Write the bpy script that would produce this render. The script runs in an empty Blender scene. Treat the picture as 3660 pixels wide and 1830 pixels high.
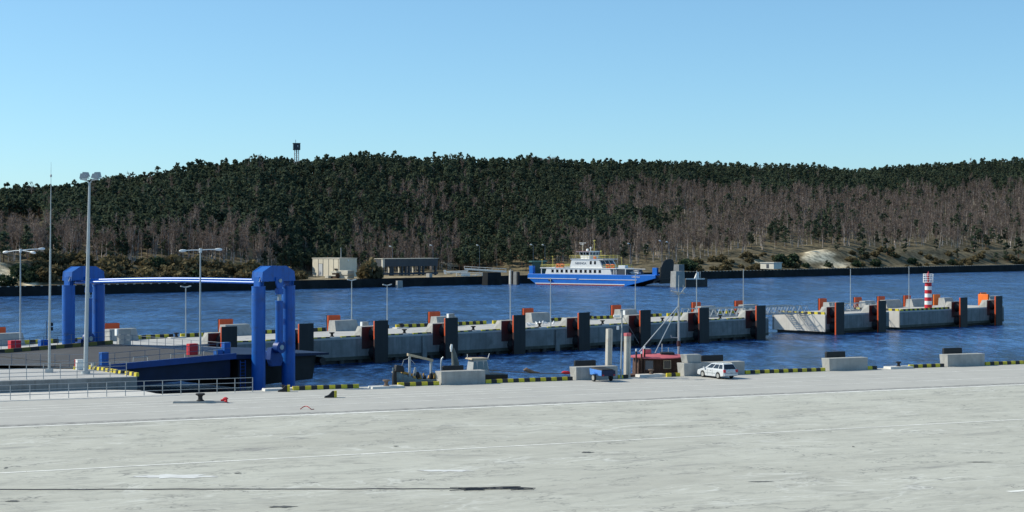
import bpy, math, random
import numpy as np
from mathutils import Vector, Matrix

R = math.radians
rng = random.Random(11)
nrg = np.random.default_rng(5)
SC = bpy.context.scene
COL = SC.collection

# ------------------------------------------------------------------ survey helpers
# metres: x right, y away from the viewer, z up; quay surface z = 0, water z = -2.5, eye 13.2 m above quay
F, CX, YH, H = 6000.0, 1830.0, 866.0, 13.2
WZ = -2.5
def G(px, py, z=0.0):
    d = F * (H - z) / (py - YH)
    return ((px - CX) / F * d, d)
def XD(px, d): return (px - CX) / F * d
def ZD(py, d): return H - (py - YH) * d / F

def frame(o, deg):
    c, s = math.cos(R(deg)), math.sin(R(deg))
    def P(u, v): return (o[0] + u * c - v * s, o[1] + u * s + v * c)
    def U(px, v=0.0):
        a = (px - CX) / F
        return (a * (o[1] + v * c) - o[0] + v * s) / (c - a * s)
    return P, U
JA = 42.3; JO = (-25.1, 213.9); J, JU = frame(JO, JA); JW = 14.5
QA = 23.4; QO = (-19.6, 149.4); EDGE = 1.3; Q, QU = frame(QO, QA)
LA = 42.7; LO = (-39.4, 160.5); L, LU = frame(LO, LA)

# ------------------------------------------------------------------ mesh builder
class MB:
    def __init__(s): s.v = []; s.f = []; s.m = []; s.s = []
    def add(s, vs, fs, mi=0, smooth=False):
        b = len(s.v); s.v.extend([tuple(v) for v in vs])
        for f in fs:
            s.f.append(tuple(b + i for i in f)); s.m.append(mi); s.s.append(smooth)
        return s
    def hexa(s, p, mi=0):   # 0-3 bottom ccw, 4-7 top ccw
        return s.add(p, [(3,2,1,0),(4,5,6,7),(0,1,5,4),(1,2,6,5),(2,3,7,6),(3,0,4,7)], mi)
    def box(s, x0, x1, y0, y1, z0, z1, mi=0):
        return s.hexa([(x0,y0,z0),(x1,y0,z0),(x1,y1,z0),(x0,y1,z0),(x0,y0,z1),(x1,y0,z1),(x1,y1,z1),(x0,y1,z1)], mi)
    def prism(s, poly, z0, z1, mi=0):
        n = len(poly)
        a = sum(poly[i][0]*poly[(i+1)%n][1]-poly[(i+1)%n][0]*poly[i][1] for i in range(n))
        if a < 0: poly = poly[::-1]
        vs = [(p[0],p[1],z0) for p in poly] + [(p[0],p[1],z1) for p in poly]
        fs = [tuple(range(n-1,-1,-1)), tuple(range(n,2*n))] + [(i,(i+1)%n,n+(i+1)%n,n+i) for i in range(n)]
        return s.add(vs, fs, mi)
    def side(s, poly, y0, y1, mi=0):   # (x,z) outline extruded along y
        n = len(poly)
        a = sum(poly[i][0]*poly[(i+1)%n][1]-poly[(i+1)%n][0]*poly[i][1] for i in range(n))
        if a < 0: poly = poly[::-1]
        vs = [(p[0],y0,p[1]) for p in poly] + [(p[0],y1,p[1]) for p in poly]
        fs = [tuple(range(n)), tuple(range(2*n-1,n-1,-1))] + [(i+n,(i+1)%n+n,(i+1)%n,i) for i in range(n)]
        return s.add(vs, fs, mi)
    def ring(s, pts, radii, n=8, mi=0, cap=True, smooth=True):
        pts = [Vector(p) for p in pts]; vs = []; fs = []
        up = None
        for i, p in enumerate(pts):
            t = (pts[min(i+1,len(pts)-1)] - pts[max(i-1,0)])
            if t.length < 1e-9: t = Vector((0,0,1))
            t.normalize()
            if up is None or abs(up.dot(t)) > .98:
                up = Vector((0,0,1)) if abs(t.z) < .9 else Vector((0,1,0))
            a = t.cross(up).normalized(); b = t.cross(a).normalized()
            up = -b
            for k in range(n):
                q = 2*math.pi*k/n
                vs.append(p + (a*math.cos(q) + b*math.sin(q))*radii[i])
        for i in range(len(pts)-1):
            for k in range(n):
                fs.append((i*n+k, i*n+(k+1)%n, (i+1)*n+(k+1)%n, (i+1)*n+k))
        s.add(vs, fs, mi, smooth)
        if cap:
            b = len(s.v) - len(vs)
            s.f.append(tuple(b+k for k in range(n-1,-1,-1))); s.m.append(mi); s.s.append(False)
            e = b + (len(pts)-1)*n
            s.f.append(tuple(e+k for k in range(n))); s.m.append(mi); s.s.append(False)
        return s
    def cyl(s, p0, p1, r0, r1=None, n=10, mi=0): return s.ring([p0,p1],[r0, r0 if r1 is None else r1], n, mi)
    def tube(s, pts, r, n=6, mi=0): return s.ring(pts, [r]*len(pts), n, mi)
    def lathe(s, prof, n=16, c=(0,0), mi=0):
        return s.ring([(c[0],c[1],z) for r,z in prof],[r for r,z in prof], n, mi)
    def build(s, name, mats, parent=None, bev=0.0, loc=None, rz=None):
        me = bpy.data.meshes.new(name)
        me.from_pydata(s.v, [], s.f)
        for m in (mats if isinstance(mats, (list, tuple)) else [mats]): me.materials.append(m)
        me.polygons.foreach_set('material_index', s.m)
        me.polygons.foreach_set('use_smooth', s.s)
        if any(s.s): me.set_sharp_from_angle(angle=R(42))
        me.update()
        o = bpy.data.objects.new(name, me); COL.objects.link(o)
        if parent: o.parent = parent
        if loc: o.location = loc
        if rz is not None: o.rotation_euler = (0,0,rz)
        if bev:
            b = o.modifiers.new('bevel','BEVEL'); b.width = bev; b.segments = 2; b.limit_method = 'ANGLE'
        return o

def tag(o, label, cat, group=None, kind=None):
    if label: o['label'] = label
    if cat: o['category'] = cat
    if group: o['group'] = group
    if kind: o['kind'] = kind
    return o
def thing(name, label, cat, loc=(0,0,0), rz=0.0, group=None):
    o = bpy.data.objects.new(name, None); COL.objects.link(o)
    o.empty_display_size = .3
    o.location = (loc[0], loc[1], loc[2] if len(loc) > 2 else 0.0); o.rotation_euler = (0,0,rz)
    return tag(o, label, cat, group)
def struct(o): o['kind'] = 'structure'; return o
KIDS = {}
def copy_tree(root, loc, rz, label=None, group=None, scale=None):
    r = root.copy(); COL.objects.link(r)
    r.location = (loc[0], loc[1], loc[2] if len(loc) > 2 else 0.0); r.rotation_euler = (0,0,rz)
    if scale: r.scale = (scale if isinstance(scale, tuple) else (scale,)*3)
    if label: r['label'] = label
    if group: r['group'] = group
    for ch in list(root.children):
        c = ch.copy(); COL.objects.link(c); c.parent = r
        for g in list(ch.children):
            d = g.copy(); COL.objects.link(d); d.parent = c
    return r
ORD = ['first','second','third','fourth','fifth','sixth','seventh','eighth','ninth','tenth','eleventh','twelfth','thirteenth','fourteenth']

# ------------------------------------------------------------------ materials
def mat(name, col, rough=.6, metal=0.0, var=.15, scale=.6, stretch=(1,1,1), bump=0.0, bscale=8.0, spec=.4, streak=0.0, streak_col=None, grime=None, coat=0.0):
    m = bpy.data.materials.new(name); m.use_nodes = True
    nt = m.node_tree; N = nt.nodes; K = nt.links
    b = N['Principled BSDF']
    b.inputs['Roughness'].default_value = rough; b.inputs['Metallic'].default_value = metal
    b.inputs['Specular IOR Level'].default_value = spec
    if coat: b.inputs['Coat Weight'].default_value = coat; b.inputs['Coat Roughness'].default_value = .08
    geo = N.new('ShaderNodeNewGeometry')
    def noise(sc, st, det=5.0):
        mp = N.new('ShaderNodeMapping'); mp.inputs['Scale'].default_value = tuple(sc*q for q in st)
        K.new(geo.outputs['Position'], mp.inputs['Vector'])
        t = N.new('ShaderNodeTexNoise'); t.inputs['Scale'].default_value = 1.0; t.inputs['Detail'].default_value = det
        t.inputs['Roughness'].default_value = .65
        K.new(mp.outputs['Vector'], t.inputs['Vector']); return t.outputs['Fac']
    def rng_(src, a, c, lo, hi):
        r = N.new('ShaderNodeMapRange'); r.inputs['From Min'].default_value = a; r.inputs['From Max'].default_value = c
        r.inputs['To Min'].default_value = lo; r.inputs['To Max'].default_value = hi
        K.new(src, r.inputs['Value']); return r.outputs['Result']
    def mix(kind, fac, A, B):
        x = N.new('ShaderNodeMix'); x.data_type = 'RGBA'; x.blend_type = kind
        for i, q in ((0, fac),):
            if hasattr(q, 'is_linked'): K.new(q, x.inputs[0])
            else: x.inputs[0].default_value = q
        for idx, q in ((6, A), (7, B)):
            if hasattr(q, 'is_linked'): K.new(q, x.inputs[idx])
            else: x.inputs[idx].default_value = (*q, 1)
        return x.outputs[2]
    c = N.new('ShaderNodeRGB'); c.outputs[0].default_value = (*col, 1); cur = c.outputs[0]
    if var:
        v = rng_(noise(scale, stretch), .3, .7, 1-var, 1+var)
        cc = N.new('ShaderNodeCombineColor')
        for i in range(3): K.new(v, cc.inputs[i])
        cur = mix('MULTIPLY', 1.0, cur, cc.outputs[0])
    if streak:
        f = rng_(noise(1.0, (2.2,2.2,.12), 3.0), .5, .72, 0, streak)
        cur = mix('MIX', f, cur, streak_col or tuple(q*.35 for q in col))
    if grime:
        f = rng_(noise(grime[1], (1,1,1), 6.0), grime[3] if len(grime) > 3 else .52, .7, 0, grime[2])
        cur = mix('MIX', f, cur, grime[0])
    K.new(cur, b.inputs['Base Color'])
    if bump:
        bp = N.new('ShaderNodeBump'); bp.inputs['Strength'].default_value = bump; bp.inputs['Distance'].default_value = .05
        K.new(noise(bscale, (1,1,1)), bp.inputs['Height']); K.new(bp.outputs['Normal'], b.inputs['Normal'])
    return m

M = {}
M['concrete'] = mat('concrete', (.37,.365,.345), .85, var=.16, scale=.9, streak=.45, streak_col=(.2,.2,.19), bump=.3, spec=.2)
M['concrete_light'] = mat('pale concrete', (.60,.58,.54), .85, var=.1, scale=.7, streak=.25, streak_col=(.36,.34,.31), spec=.2)
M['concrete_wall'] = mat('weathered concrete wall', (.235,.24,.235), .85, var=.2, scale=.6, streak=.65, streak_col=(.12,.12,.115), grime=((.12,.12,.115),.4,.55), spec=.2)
M['concrete_dark'] = mat('dark concrete', (.05,.05,.05), .7, var=.3, scale=.8)  # plain dark tone for piles, inset wall and landing stage
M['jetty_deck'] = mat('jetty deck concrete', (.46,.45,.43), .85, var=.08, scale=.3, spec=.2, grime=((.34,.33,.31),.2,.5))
M['asphalt'] = mat('asphalt', (.075,.075,.078), .9, var=.12, scale=.4, spec=.2, grime=((.11,.11,.11),.15,.5))
M['blue'] = mat('blue paint', (.002,.10,.42), .42, var=.14, scale=.5, streak=.45, streak_col=(.005,.045,.19), grime=((.03,.05,.10),.9,.5,.56), spec=.5)
M['navy_shade'] = mat('shaded navy steel', (.004,.014,.05), .6, var=.3, scale=.6)  # darker copy of the navy: shade of girders, flap and tailboard put into colour
M['blue_dark'] = mat('navy steel', (.008,.05,.22), .5, var=.25, scale=.6)
M['blue_gloss'] = mat('glossy blue pipe', (.03,.18,.66), .36, var=.05, spec=.8)
M['blue_hull'] = mat('hull blue paint', (.008,.155,.58), .45, var=.10, scale=.35, streak=.3, streak_col=(.01,.08,.36))
M['trailer_blue'] = mat('faded blue paint', (.08,.24,.62), .45, var=.15, scale=2.0)
M['steel'] = mat('galvanised steel', (.42,.45,.46), .5, metal=.25, var=.12, scale=1.5)
M['rail'] = mat('railing steel', (.36,.38,.39), .5, metal=.2, var=.1, scale=2)
M['rail_dark'] = mat('dark railing steel', (.10,.14,.20), .5, var=.1, scale=2)
M['white'] = mat('white paint', (.80,.80,.78), .45, var=.05, scale=.6, streak=.12, streak_col=(.5,.47,.42))
M['white_line'] = mat('worn road paint', (.82,.81,.75), .8, var=.2, scale=1.2)
M['black'] = mat('black rubber', (.016,.017,.019), .7, var=.25, scale=1.5)
M['black_panel'] = mat('black fender facing', (.012,.013,.015), .55, var=.2, scale=.6, streak=.5, streak_col=(.03,.03,.03))
M['orange'] = mat('orange red paint', (.62,.085,.02), .5, var=.15, scale=1.2, streak=.3, streak_col=(.3,.03,.012))
M['orange_bright'] = mat('bright orange paint', (.85,.17,.02), .5, var=.1, scale=1)
M['maroon'] = mat('dark red steel and red bounce', (.050,.016,.017), .6, var=.2, scale=.8)  # also carries the red bounce and the frame shade of the fenders
M['red'] = mat('signal red paint', (.55,.02,.03), .5, var=.08, scale=1)
M['roof_red'] = mat('faded red roof', (.55,.13,.15), .7, var=.15, scale=1.5, grime=((.25,.06,.05),.8,.6))
M['yellow'] = mat('yellow paint', (.62,.50,.03), .6, var=.15, scale=1.5, grime=((.3,.25,.04),1.1,.6))
M['yellow_rail'] = mat('yellow rail paint', (.60,.50,.10), .5, var=.1)
M['kerb_black'] = mat('black kerb paint', (.03,.03,.03), .7, var=.3, scale=1.5)
M['glass'] = mat('dark glass', (.015,.02,.028), .08, var=.1, spec=.7)
M['glass_blue'] = mat('tinted glass', (.04,.07,.11), .08, var=.1, spec=.8)
M['tyre'] = mat('tyre rubber', (.02,.02,.02), .85, var=.2, scale=3)
M['rim'] = mat('wheel rim alloy', (.42,.42,.40), .45, metal=.4, var=.1)
M['car_white'] = mat('car silver white paint', (.58,.60,.62), .3, var=.03, spec=.5, coat=.5)
M['wood'] = mat('weathered dark wood', (.075,.04,.028), .85, var=.35, scale=2.0, stretch=(1,1,.2), grime=((.2,.12,.09),2.2,.55))
M['wood_light'] = mat('pale timber', (.42,.35,.25), .8, var=.2, scale=2)
M['rust'] = mat('rusty ochre steel', (.55,.33,.09), .8, var=.35, scale=2.5, grime=((.06,.03,.02),2.0,.8))
M['hull_grey'] = mat('scraped blue grey hull', (.10,.16,.20), .7, var=.3, scale=1.5, grime=((.05,.04,.03),1.2,.7), streak=.5, streak_col=(.08,.05,.03))
M['hull_black'] = mat('black hull', (.018,.017,.017), .6, var=.3, scale=1.5)
M['grey_paint'] = mat('grey paint', (.36,.38,.39), .55, var=.1, scale=1)
M['cream'] = mat('cream block wall', (.68,.63,.52), .85, var=.08, scale=.4, streak=.15, streak_col=(.4,.33,.24))
M['grey_door'] = mat('grey door', (.55,.57,.60), .6, var=.05)
M['dark_roof'] = mat('dark fascia', (.055,.065,.08), .7, var=.15, scale=.3)
M['green_dark'] = mat('dark green cladding', (.018,.06,.05), .6, var=.15)
M['green_roof'] = mat('pale green roof', (.10,.22,.19), .6, var=.1)
M['stone'] = mat('far quay wall', (.020,.022,.024), .9, var=.35, scale=.25, grime=((.045,.045,.04),.08,.6), spec=.15)
M['stud'] = mat('pale quay studs', (.45,.42,.36), .8)
M['slab'] = mat('stacked slabs', (.55,.52,.45), .85, var=.15, scale=.6)
M['raft'] = mat('life raft orange', (.85,.13,.03), .5, var=.05)
M['boot'] = mat('boot topping red', (.28,.025,.025), .6, var=.2)
M['gull_white'] = mat('gull plumage', (.8,.8,.8), .8, var=.05)
M['cable_shadow'] = mat('blue grey shadow tone', (.05,.056,.07), .9, var=.2, scale=3)  # cast-shadow tone for the tubes that draw a cable's shadow
M['hose_red'] = mat('red hose', (.35,.03,.025), .5)
M['lamp_glass'] = mat('lamp glass', (.5,.53,.55), .2, spec=.8)
M['bed'] = mat('beige truck bed', (.62,.56,.44), .6, var=.1, scale=1)

# ------------------------------------------------------------------ camera, light, sky
cam = bpy.data.cameras.new('camera'); co = bpy.data.objects.new('camera', cam); COL.objects.link(co)
co.location = (0,0,H); co.rotation_euler = (R(90),0,0)
cam.sensor_width = 36; cam.lens = 36*F/3660; cam.shift_y = -(915-YH)/3660
cam.clip_start = .5; cam.clip_end = 20000
SC.camera = co
SUN_EL, SUN_AZ = 37.0, math.degrees(math.atan2(-.985,.17))     # azimuth clockwise from +y
sl = bpy.data.lights.new('sun','SUN'); sl.energy = SUN_E = 5.0; sl.angle = R(.5); sl.color = (1.0,.94,.79)
so = bpy.data.objects.new('sun', sl); COL.objects.link(so)
sd = Vector((math.sin(R(SUN_AZ))*math.cos(R(SUN_EL)), math.cos(R(SUN_AZ))*math.cos(R(SUN_EL)), math.sin(R(SUN_EL))))
so.rotation_euler = sd.to_track_quat('Z','Y').to_euler(); so.location = sd*300
w = bpy.data.worlds.new('World'); SC.world = w; w.use_nodes = True
wn = w.node_tree.nodes; wl = w.node_tree.links
sky = wn.new('ShaderNodeTexSky'); sky.sky_type = 'NISHITA'; sky.sun_disc = False
sky.sun_elevation = R(SUN_EL); sky.sun_rotation = R(SUN_AZ)
sky.altitude = 0; sky.air_density = .75; sky.dust_density = .45; sky.ozone_density = 8.0
wn['Background'].inputs['Strength'].default_value = .15
grade = wn.new('ShaderNodeMix'); grade.data_type = 'RGBA'; grade.blend_type = 'MULTIPLY'; grade.inputs[0].default_value = 1.0
grade.inputs[7].default_value = (1.32, 1.53, 1.38, 1)      # white balance of the hazy spring sky
gam = wn.new('ShaderNodeGamma'); gam.inputs['Gamma'].default_value = .84
wl.new(sky.outputs['Color'], gam.inputs['Color']); wl.new(gam.outputs['Color'], grade.inputs[6]); wl.new(grade.outputs[2], wn['Background'].inputs['Color'])
SC.view_settings.view_transform = 'Standard'; SC.view_settings.look = 'None'
SC.view_settings.exposure = 0; SC.view_settings.gamma = 1
SC.render.engine = 'CYCLES'
SC.cycles.max_bounces = 5; SC.cycles.diffuse_bounces = 2; SC.cycles.glossy_bounces = 2

# ------------------------------------------------------------------ water
def water_material():
    m = bpy.data.materials.new('water'); m.use_nodes = True
    nt = m.node_tree; N = nt.nodes; K = nt.links; b = N['Principled BSDF']
    b.inputs['Roughness'].default_value = .22; b.inputs['IOR'].default_value = 1.33
    b.inputs['Specular IOR Level'].default_value = .22
    geo = N.new('ShaderNodeNewGeometry')
    def noise(st, det, rot=0):
        mp = N.new('ShaderNodeMapping'); mp.inputs['Scale'].default_value = st; mp.inputs['Rotation'].default_value = (0,0,rot)
        K.new(geo.outputs['Position'], mp.inputs['Vector'])
        t = N.new('ShaderNodeTexNoise'); t.inputs['Scale'].default_value = 1; t.inputs['Detail'].default_value = det
        t.inputs['Roughness'].default_value = .7
        K.new(mp.outputs['Vector'], t.inputs['Vector']); return t.outputs['Fac']
    a = noise((1.3,.6,1), 5, R(20)); c = noise((.04,.012,1), 4, R(-15)); e = noise((.40,.13,1), 5, R(8))
    # base colour: patches of darker and lighter blue plus ripple mottling
    s1 = N.new('ShaderNodeMath'); s1.operation = 'MULTIPLY_ADD'; s1.inputs[1].default_value = .55
    K.new(c, s1.inputs[0]); K.new(e, s1.inputs[2])
    s2 = N.new('ShaderNodeMath'); s2.operation = 'MULTIPLY_ADD'; s2.inputs[1].default_value = .85
    K.new(a, s2.inputs[0]); K.new(s1.outputs[0], s2.inputs[2])
    cr = N.new('ShaderNodeValToRGB'); E = cr.color_ramp.elements
    E[0].position = .78; E[0].color = (.003,.011,.038,1); E[1].position = 1.32; E[1].color = (.035,.115,.30,1)
    q = E.new(1.03); q.color = (.010,.047,.15,1)
    # ramp positions must sit in 0-1
    mr = N.new('ShaderNodeMapRange'); mr.inputs['From Min'].default_value = .96; mr.inputs['From Max'].default_value = 1.44
    K.new(s2.outputs[0], mr.inputs['Value']); K.new(mr.outputs['Result'], cr.inputs['Fac'])
    E[0].position = .12; E[1].position = .5; E[2].position = .92
    E[1].color = (.012,.056,.175,1); E[2].color = (.055,.165,.40,1)
    K.new(cr.outputs['Color'], b.inputs['Base Color'])
    cm = N.new('ShaderNodeMapRange'); cm.inputs[1].default_value = .38; cm.inputs[2].default_value = .62; cm.inputs[3].default_value = .25; cm.inputs[4].default_value = .95; K.new(noise((.012,.05,1), 4), cm.inputs[0])
    bp = N.new('ShaderNodeBump'); bp.inputs['Distance'].default_value = .6; K.new(cm.outputs[0], bp.inputs['Strength'])
    ad = N.new('ShaderNodeMath'); ad.operation = 'ADD'; K.new(a, ad.inputs[0]); K.new(e, ad.inputs[1])
    K.new(ad.outputs[0], bp.inputs['Height']); K.new(bp.outputs['Normal'], b.inputs['Normal'])
    return m
M['water'] = water_material()
mb = MB(); mb.add([(-6000,-2500,WZ),(6000,-2500,WZ),(6000,9000,WZ),(-6000,9000,WZ)], [(0,1,2,3)])
struct(mb.build('water', M['water']))

# ------------------------------------------------------------------ quay
def quay_material():
    m = bpy.data.materials.new('quay concrete'); m.use_nodes = True
    nt = m.node_tree; N = nt.nodes; K = nt.links; b = N['Principled BSDF']
    b.inputs['Roughness'].default_value = .9; b.inputs['Specular IOR Level'].default_value = .15
    geo = N.new('ShaderNodeNewGeometry')
    rot = N.new('ShaderNodeMapping'); rot.inputs['Rotation'].default_value = (0,0,R(-QA)); K.new(geo.outputs['Position'], rot.inputs['Vector'])
    def noise(st, det, rough=.65, dist=0):
        mp = N.new('ShaderNodeMapping'); mp.inputs['Scale'].default_value = st
        K.new(rot.outputs['Vector'], mp.inputs['Vector'])
        t = N.new('ShaderNodeTexNoise'); t.inputs['Scale'].default_value = 1; t.inputs['Detail'].default_value = det
        t.inputs['Roughness'].default_value = rough; t.inputs['Distortion'].default_value = dist
        K.new(mp.outputs['Vector'], t.inputs['Vector']); return t.outputs['Fac']
    def mr(src, a, c, lo, hi):
        r = N.new('ShaderNodeMapRange'); r.inputs[1].default_value = a; r.inputs[2].default_value = c; r.inputs[3].default_value = lo; r.inputs[4].default_value = hi
        K.new(src, r.inputs[0]); return r.outputs[0]
    def mix(f, A, B, kind='MIX'):
        x = N.new('ShaderNodeMix'); x.data_type = 'RGBA'; x.blend_type = kind; K.new(f, x.inputs[0])
        for i, q in ((6,A),(7,B)):
            if isinstance(q, tuple): x.inputs[i].default_value = (*q,1)
            else: K.new(q, x.inputs[i])
        return x.outputs[2]
    base = mix(mr(noise((.035,.06,1),5), .35,.65,0,1), (.45,.44,.375), (.535,.53,.455))
    base = mix(mr(noise((.22,.5,1),8,.75,.8), .48,.68,0,.8), base, (.35,.345,.30))
    base = mix(mr(noise((.3,.8,1),7,.75,1.2), .52,.70,0,.6), base, (.62,.615,.54))
    base = mix(mr(noise((.10,.25,1),8,.75,1.0), .58,.68,0,.7), base, (.23,.225,.215))
    base = mix(mr(noise((.8,1.3,1),6,.75), .63,.73,0,.8), base, (.13,.13,.125))
    def ridge(st, width, dist):
        n_ = noise(st, 3, .6, dist); s_ = N.new('ShaderNodeMath'); s_.operation = 'SUBTRACT'; s_.inputs[1].default_value = .5; K.new(n_, s_.inputs[0])
        a_ = N.new('ShaderNodeMath'); a_.operation = 'ABSOLUTE'; K.new(s_.outputs[0], a_.inputs[0]); return mr(a_.outputs[0], 0, width, 1, 0)
    def mul(a_, b_):
        x = N.new('ShaderNodeMath'); x.operation = 'MULTIPLY'; K.new(a_, x.inputs[0]); K.new(b_, x.inputs[1]); return x.outputs[0]
    base = mix(mul(ridge((.16,.4,1), .022, 1.5), mr(noise((.12,.2,1),3), .48,.6,0,.75)), base, (.20,.195,.18))
    base = mix(mul(ridge((.09,.22,1), .03, 2.0), mr(noise((.07,.1,1),3), .5,.62,0,.7)), base, (.72,.72,.66))
    base = mix(mul(ridge((.5,.9,1), .03, .8), mr(noise((.2,.3,1),4), .52,.62,0,.9)), base, (.15,.15,.14))
    base = mix(mr(noise((5,5,1),3,.7), .3,.7,0,.22), base, (.36,.36,.36))
    K.new(base, b.inputs['Base Color'])
    bp = N.new('ShaderNodeBump'); bp.inputs['Strength'].default_value = .35; bp.inputs['Distance'].default_value = .05
    K.new(noise((2,2,2),6), bp.inputs['Height']); K.new(bp.outputs['Normal'], b.inputs['Normal'])
    return m
M['quay'] = quay_material()
M['apron'] = mat('quay apron concrete', (.45,.44,.405), .9, var=.07, scale=.25, grime=((.36,.35,.335),.3,.5), spec=.15)
M['joint'] = mat('rubble filled joint', (.30,.295,.275), .95, var=.45, scale=1.6)
M['stain'] = mat('dark stain', (.09,.092,.088), .9, var=.4, scale=1.2)
M['pale_patch'] = mat('pale worn patch', (.66,.66,.635), .9, var=.12, scale=.6)
mb = MB()
mb.prism([Q(-260,EDGE),Q(420,EDGE),Q(420,-420),Q(-260,-420)], -4, 0)
struct(mb.build('quay', M['quay']))
# the strip of darker concrete between the kerb and the long joint
def qline(v0, v1, u0, u1, z=.004):
    return [(*Q(u0,v0),z),(*Q(u1,v0),z),(*Q(u1,v1),z),(*Q(u0,v1),z)]
def v_of(px, py):
    p = G(px, py); dx, dy = p[0]-QO[0], p[1]-QO[1]
    return -dx*math.sin(R(QA)) + dy*math.cos(R(QA))
vj = v_of(1830, 1452)      # the long white line
mb = MB(); mb.add(qline(vj, EDGE-.02, -250, 400), [(0,1,2,3)]); struct(mb.build('quay_apron', M['apron']))
mb = MB(); n = 260
vs = []; fs = []
for i in range(n+1):
    u = -120 + i*1.2
    vs += [(*Q(u, vj+.35+.15*rng.random()),.009), (*Q(u, vj+1.55+.4*rng.random()),.009)]
    if i: fs.append((2*i-2,2*i,2*i+1,2*i-1))
mb.add(vs, fs); struct(mb.build('slab_joint', M['joint']))
def line_set(name, items):
    mb = MB()
    for v, wd, u0, u1 in items:
        u = u0
        while u < u1:
            e = min(u + rng.uniform(3,11), u1)
            mb.add(qline(v-wd/2*rng.uniform(.7,1), v+wd/2*rng.uniform(.7,1), u, e-.03, .0135), [(0,1,2,3)])
            u = e
    return struct(mb.build(name, M['white_line']))
v2 = v_of(1830, 1595); v3 = v_of(3080, 1797)
line_set('line_marking', [(vj, .6, -150, 200), (v2, .3, -150, 200), (v3, .6, 18, 160), (v_of(1830,1388), .22, -150, 200), (v_of(1830,1404), .2, -150, 60), (v_of(400,1450), .25, -150, 20), (v_of(400,1478),.22,-150,90), (-.4,.2,2,160)])
def blotch(name, px, py, lw, lh, m, z=.018, seed=0):
    r2 = random.Random(seed); c = G(px, py); n = 28; vs = [(c[0],c[1],z)]
    for k in range(n):
        q = 2*math.pi*k/n; rr = r2.uniform(.55,1.1)
        vs.append((c[0]+lw*rr*math.cos(q), c[1]+lh*rr*math.sin(q), z))
    mb = MB(); mb.add(vs, [(0,1+k,1+(k+1)%n) for k in range(n)]); return struct(mb.build(name, m))
for i,(px,py,a,b_,) in enumerate([(2100,1617,.42,.35),(1010,1812,.8,.35),(45,1792,.35,.3),(22,1673,.12,.3),(3050,1597,.1,.25),(848,1692,.25,.2),(1415,1595,.18,.2),(2720,1722,.9,.16),(1850,1745,.8,.2),(3500,1652,.9,.18)]):
    blotch('ground_stain', px, py, a, b_, M['stain'], .018, i)
for i,(px,py,a,b_) in enumerate([(620,1703,2.6,.9),(1590,1683,1.9,.5)]):
    blotch('worn_patch', px, py, a, b_, M['pale_patch'], .016, 40+i)

# quay face towards the water, darker and wet low down
mb = MB(); mb.add([(*Q(-260,EDGE+.01),-4),(*Q(420,EDGE+.01),-4),(*Q(420,EDGE+.01),-.05),(*Q(-260,EDGE+.01),-.05)], [(3,2,1,0)])
struct(mb.build('quay_wall', M['concrete_wall']))

# raised platform beside the ramp, pale strip of quay in front of it, asphalt approach
plat = [G(490,1346,1.05), G(310,1317,1.05), G(-100,1308,1.05), (-110,182), (-120,120), G(-100,1365,1.05)]
mb = MB(); mb.prism(plat, -4, 1.0)
struct(mb.build('raised_platform', [M['concrete_wall']]))
mb = MB(); mb.prism(plat, 1.0, 1.055); struct(mb.build('platform_deck', M['jetty_deck']))
strip = [G(-150,1388), G(500,1396), G(560,1408), G(640,1413.5), G(500,1418), G(-150,1440)]
mb = MB(); mb.prism(strip, -4, .03); struct(mb.build('quay_strip', M['concrete_light']))
appr = [LO, G(300,1314,1.2), G(-20,1309,1.2), (-110,181), (-130,215), L(-40,24.3), L(-.05,24.3), L(-.05,0)]
mb = MB(); mb.prism([L(-.05,0), G(300,1313,1.2), G(-20,1308,1.2), (-110,182.2), (-110,200), L(-25,24.3), L(-.05,24.3)], -4, 1.2)
struct(mb.build('approach_road', M['asphalt']))
# ------------------------------------------------------------------ quay furniture
def at_quay(u, v=0.0, z=0.0): p = Q(u, v); return (p[0], p[1], z)
def quay_point(px, py): return G(px, py)

def kerb_bar(mb, x0, x1, y0, y1, z, h, seg, start=0, zf_=None):
    """one continuous kerb whose yellow and black bands alternate"""
    n = max(1, round((x1-x0)/seg)); vs = []; fs = []; mi = []
    for i in range(n+1):
        x = x0+(x1-x0)*i/n; zz = z if zf_ is None else zf_(x)
        vs += [(x,y0,zz),(x,y0+.04,zz+h),(x,y1-.02,zz+h),(x,y1,zz)]
    b = len(mb.v); mb.v.extend(vs)
    for i in range(n):
        for k in range(4):
            j = (k+1)%4; mb.f.append((b+i*4+k, b+i*4+j, b+i*4+4+j, b+i*4+4+k)[::-1]); mb.m.append((i+start)%2); mb.s.append(False)
    mb.f.append((b,b+1,b+2,b+3)); mb.m.append(start%2); mb.s.append(False)
    mb.f.append((b+4*n+3,b+4*n+2,b+4*n+1,b+4*n)); mb.m.append((n-1+start)%2); mb.s.append(False)

def kerb_thing(name, u0, u1, P, ang, label, group, h=.36, dpt=.3, seg=.55, v=.02, z=0.0, start=0):
    mb = MB(); kerb_bar(mb, 0, u1-u0, 0, dpt, 0, h, seg, start)
    o = mb.build(name, [M['yellow'], M['kerb_black']], None, 0, (*P(u0, v), z), R(ang))
    return tag(o, label, 'kerb', group)
kerbs = [(1048,1284,'between the blue tower and the round bollard slab'),(1424,1571,'in front of the wrecked boat'),(1737,2048,'between the concrete block by the wheelhouse and the blue trailer'),
         (2210,2246,'short piece right of the blue trailer'),(2385,2432,'short piece in front of the wooden cabin'),(2666,2951,'just right of the white car'),(3102,3136,'short piece left of the low bollard slab at right'),
         (3252,3376,'between two concrete blocks near the right edge'),(3525,3720,'at the right edge of the quay')]
for a, b, s in kerbs:
    kerb_thing('striped_kerb', QU(a), QU(b), Q, QA, 'yellow and black striped quay kerb, ' + s, 'striped kerbs along the quay edge')

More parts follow.
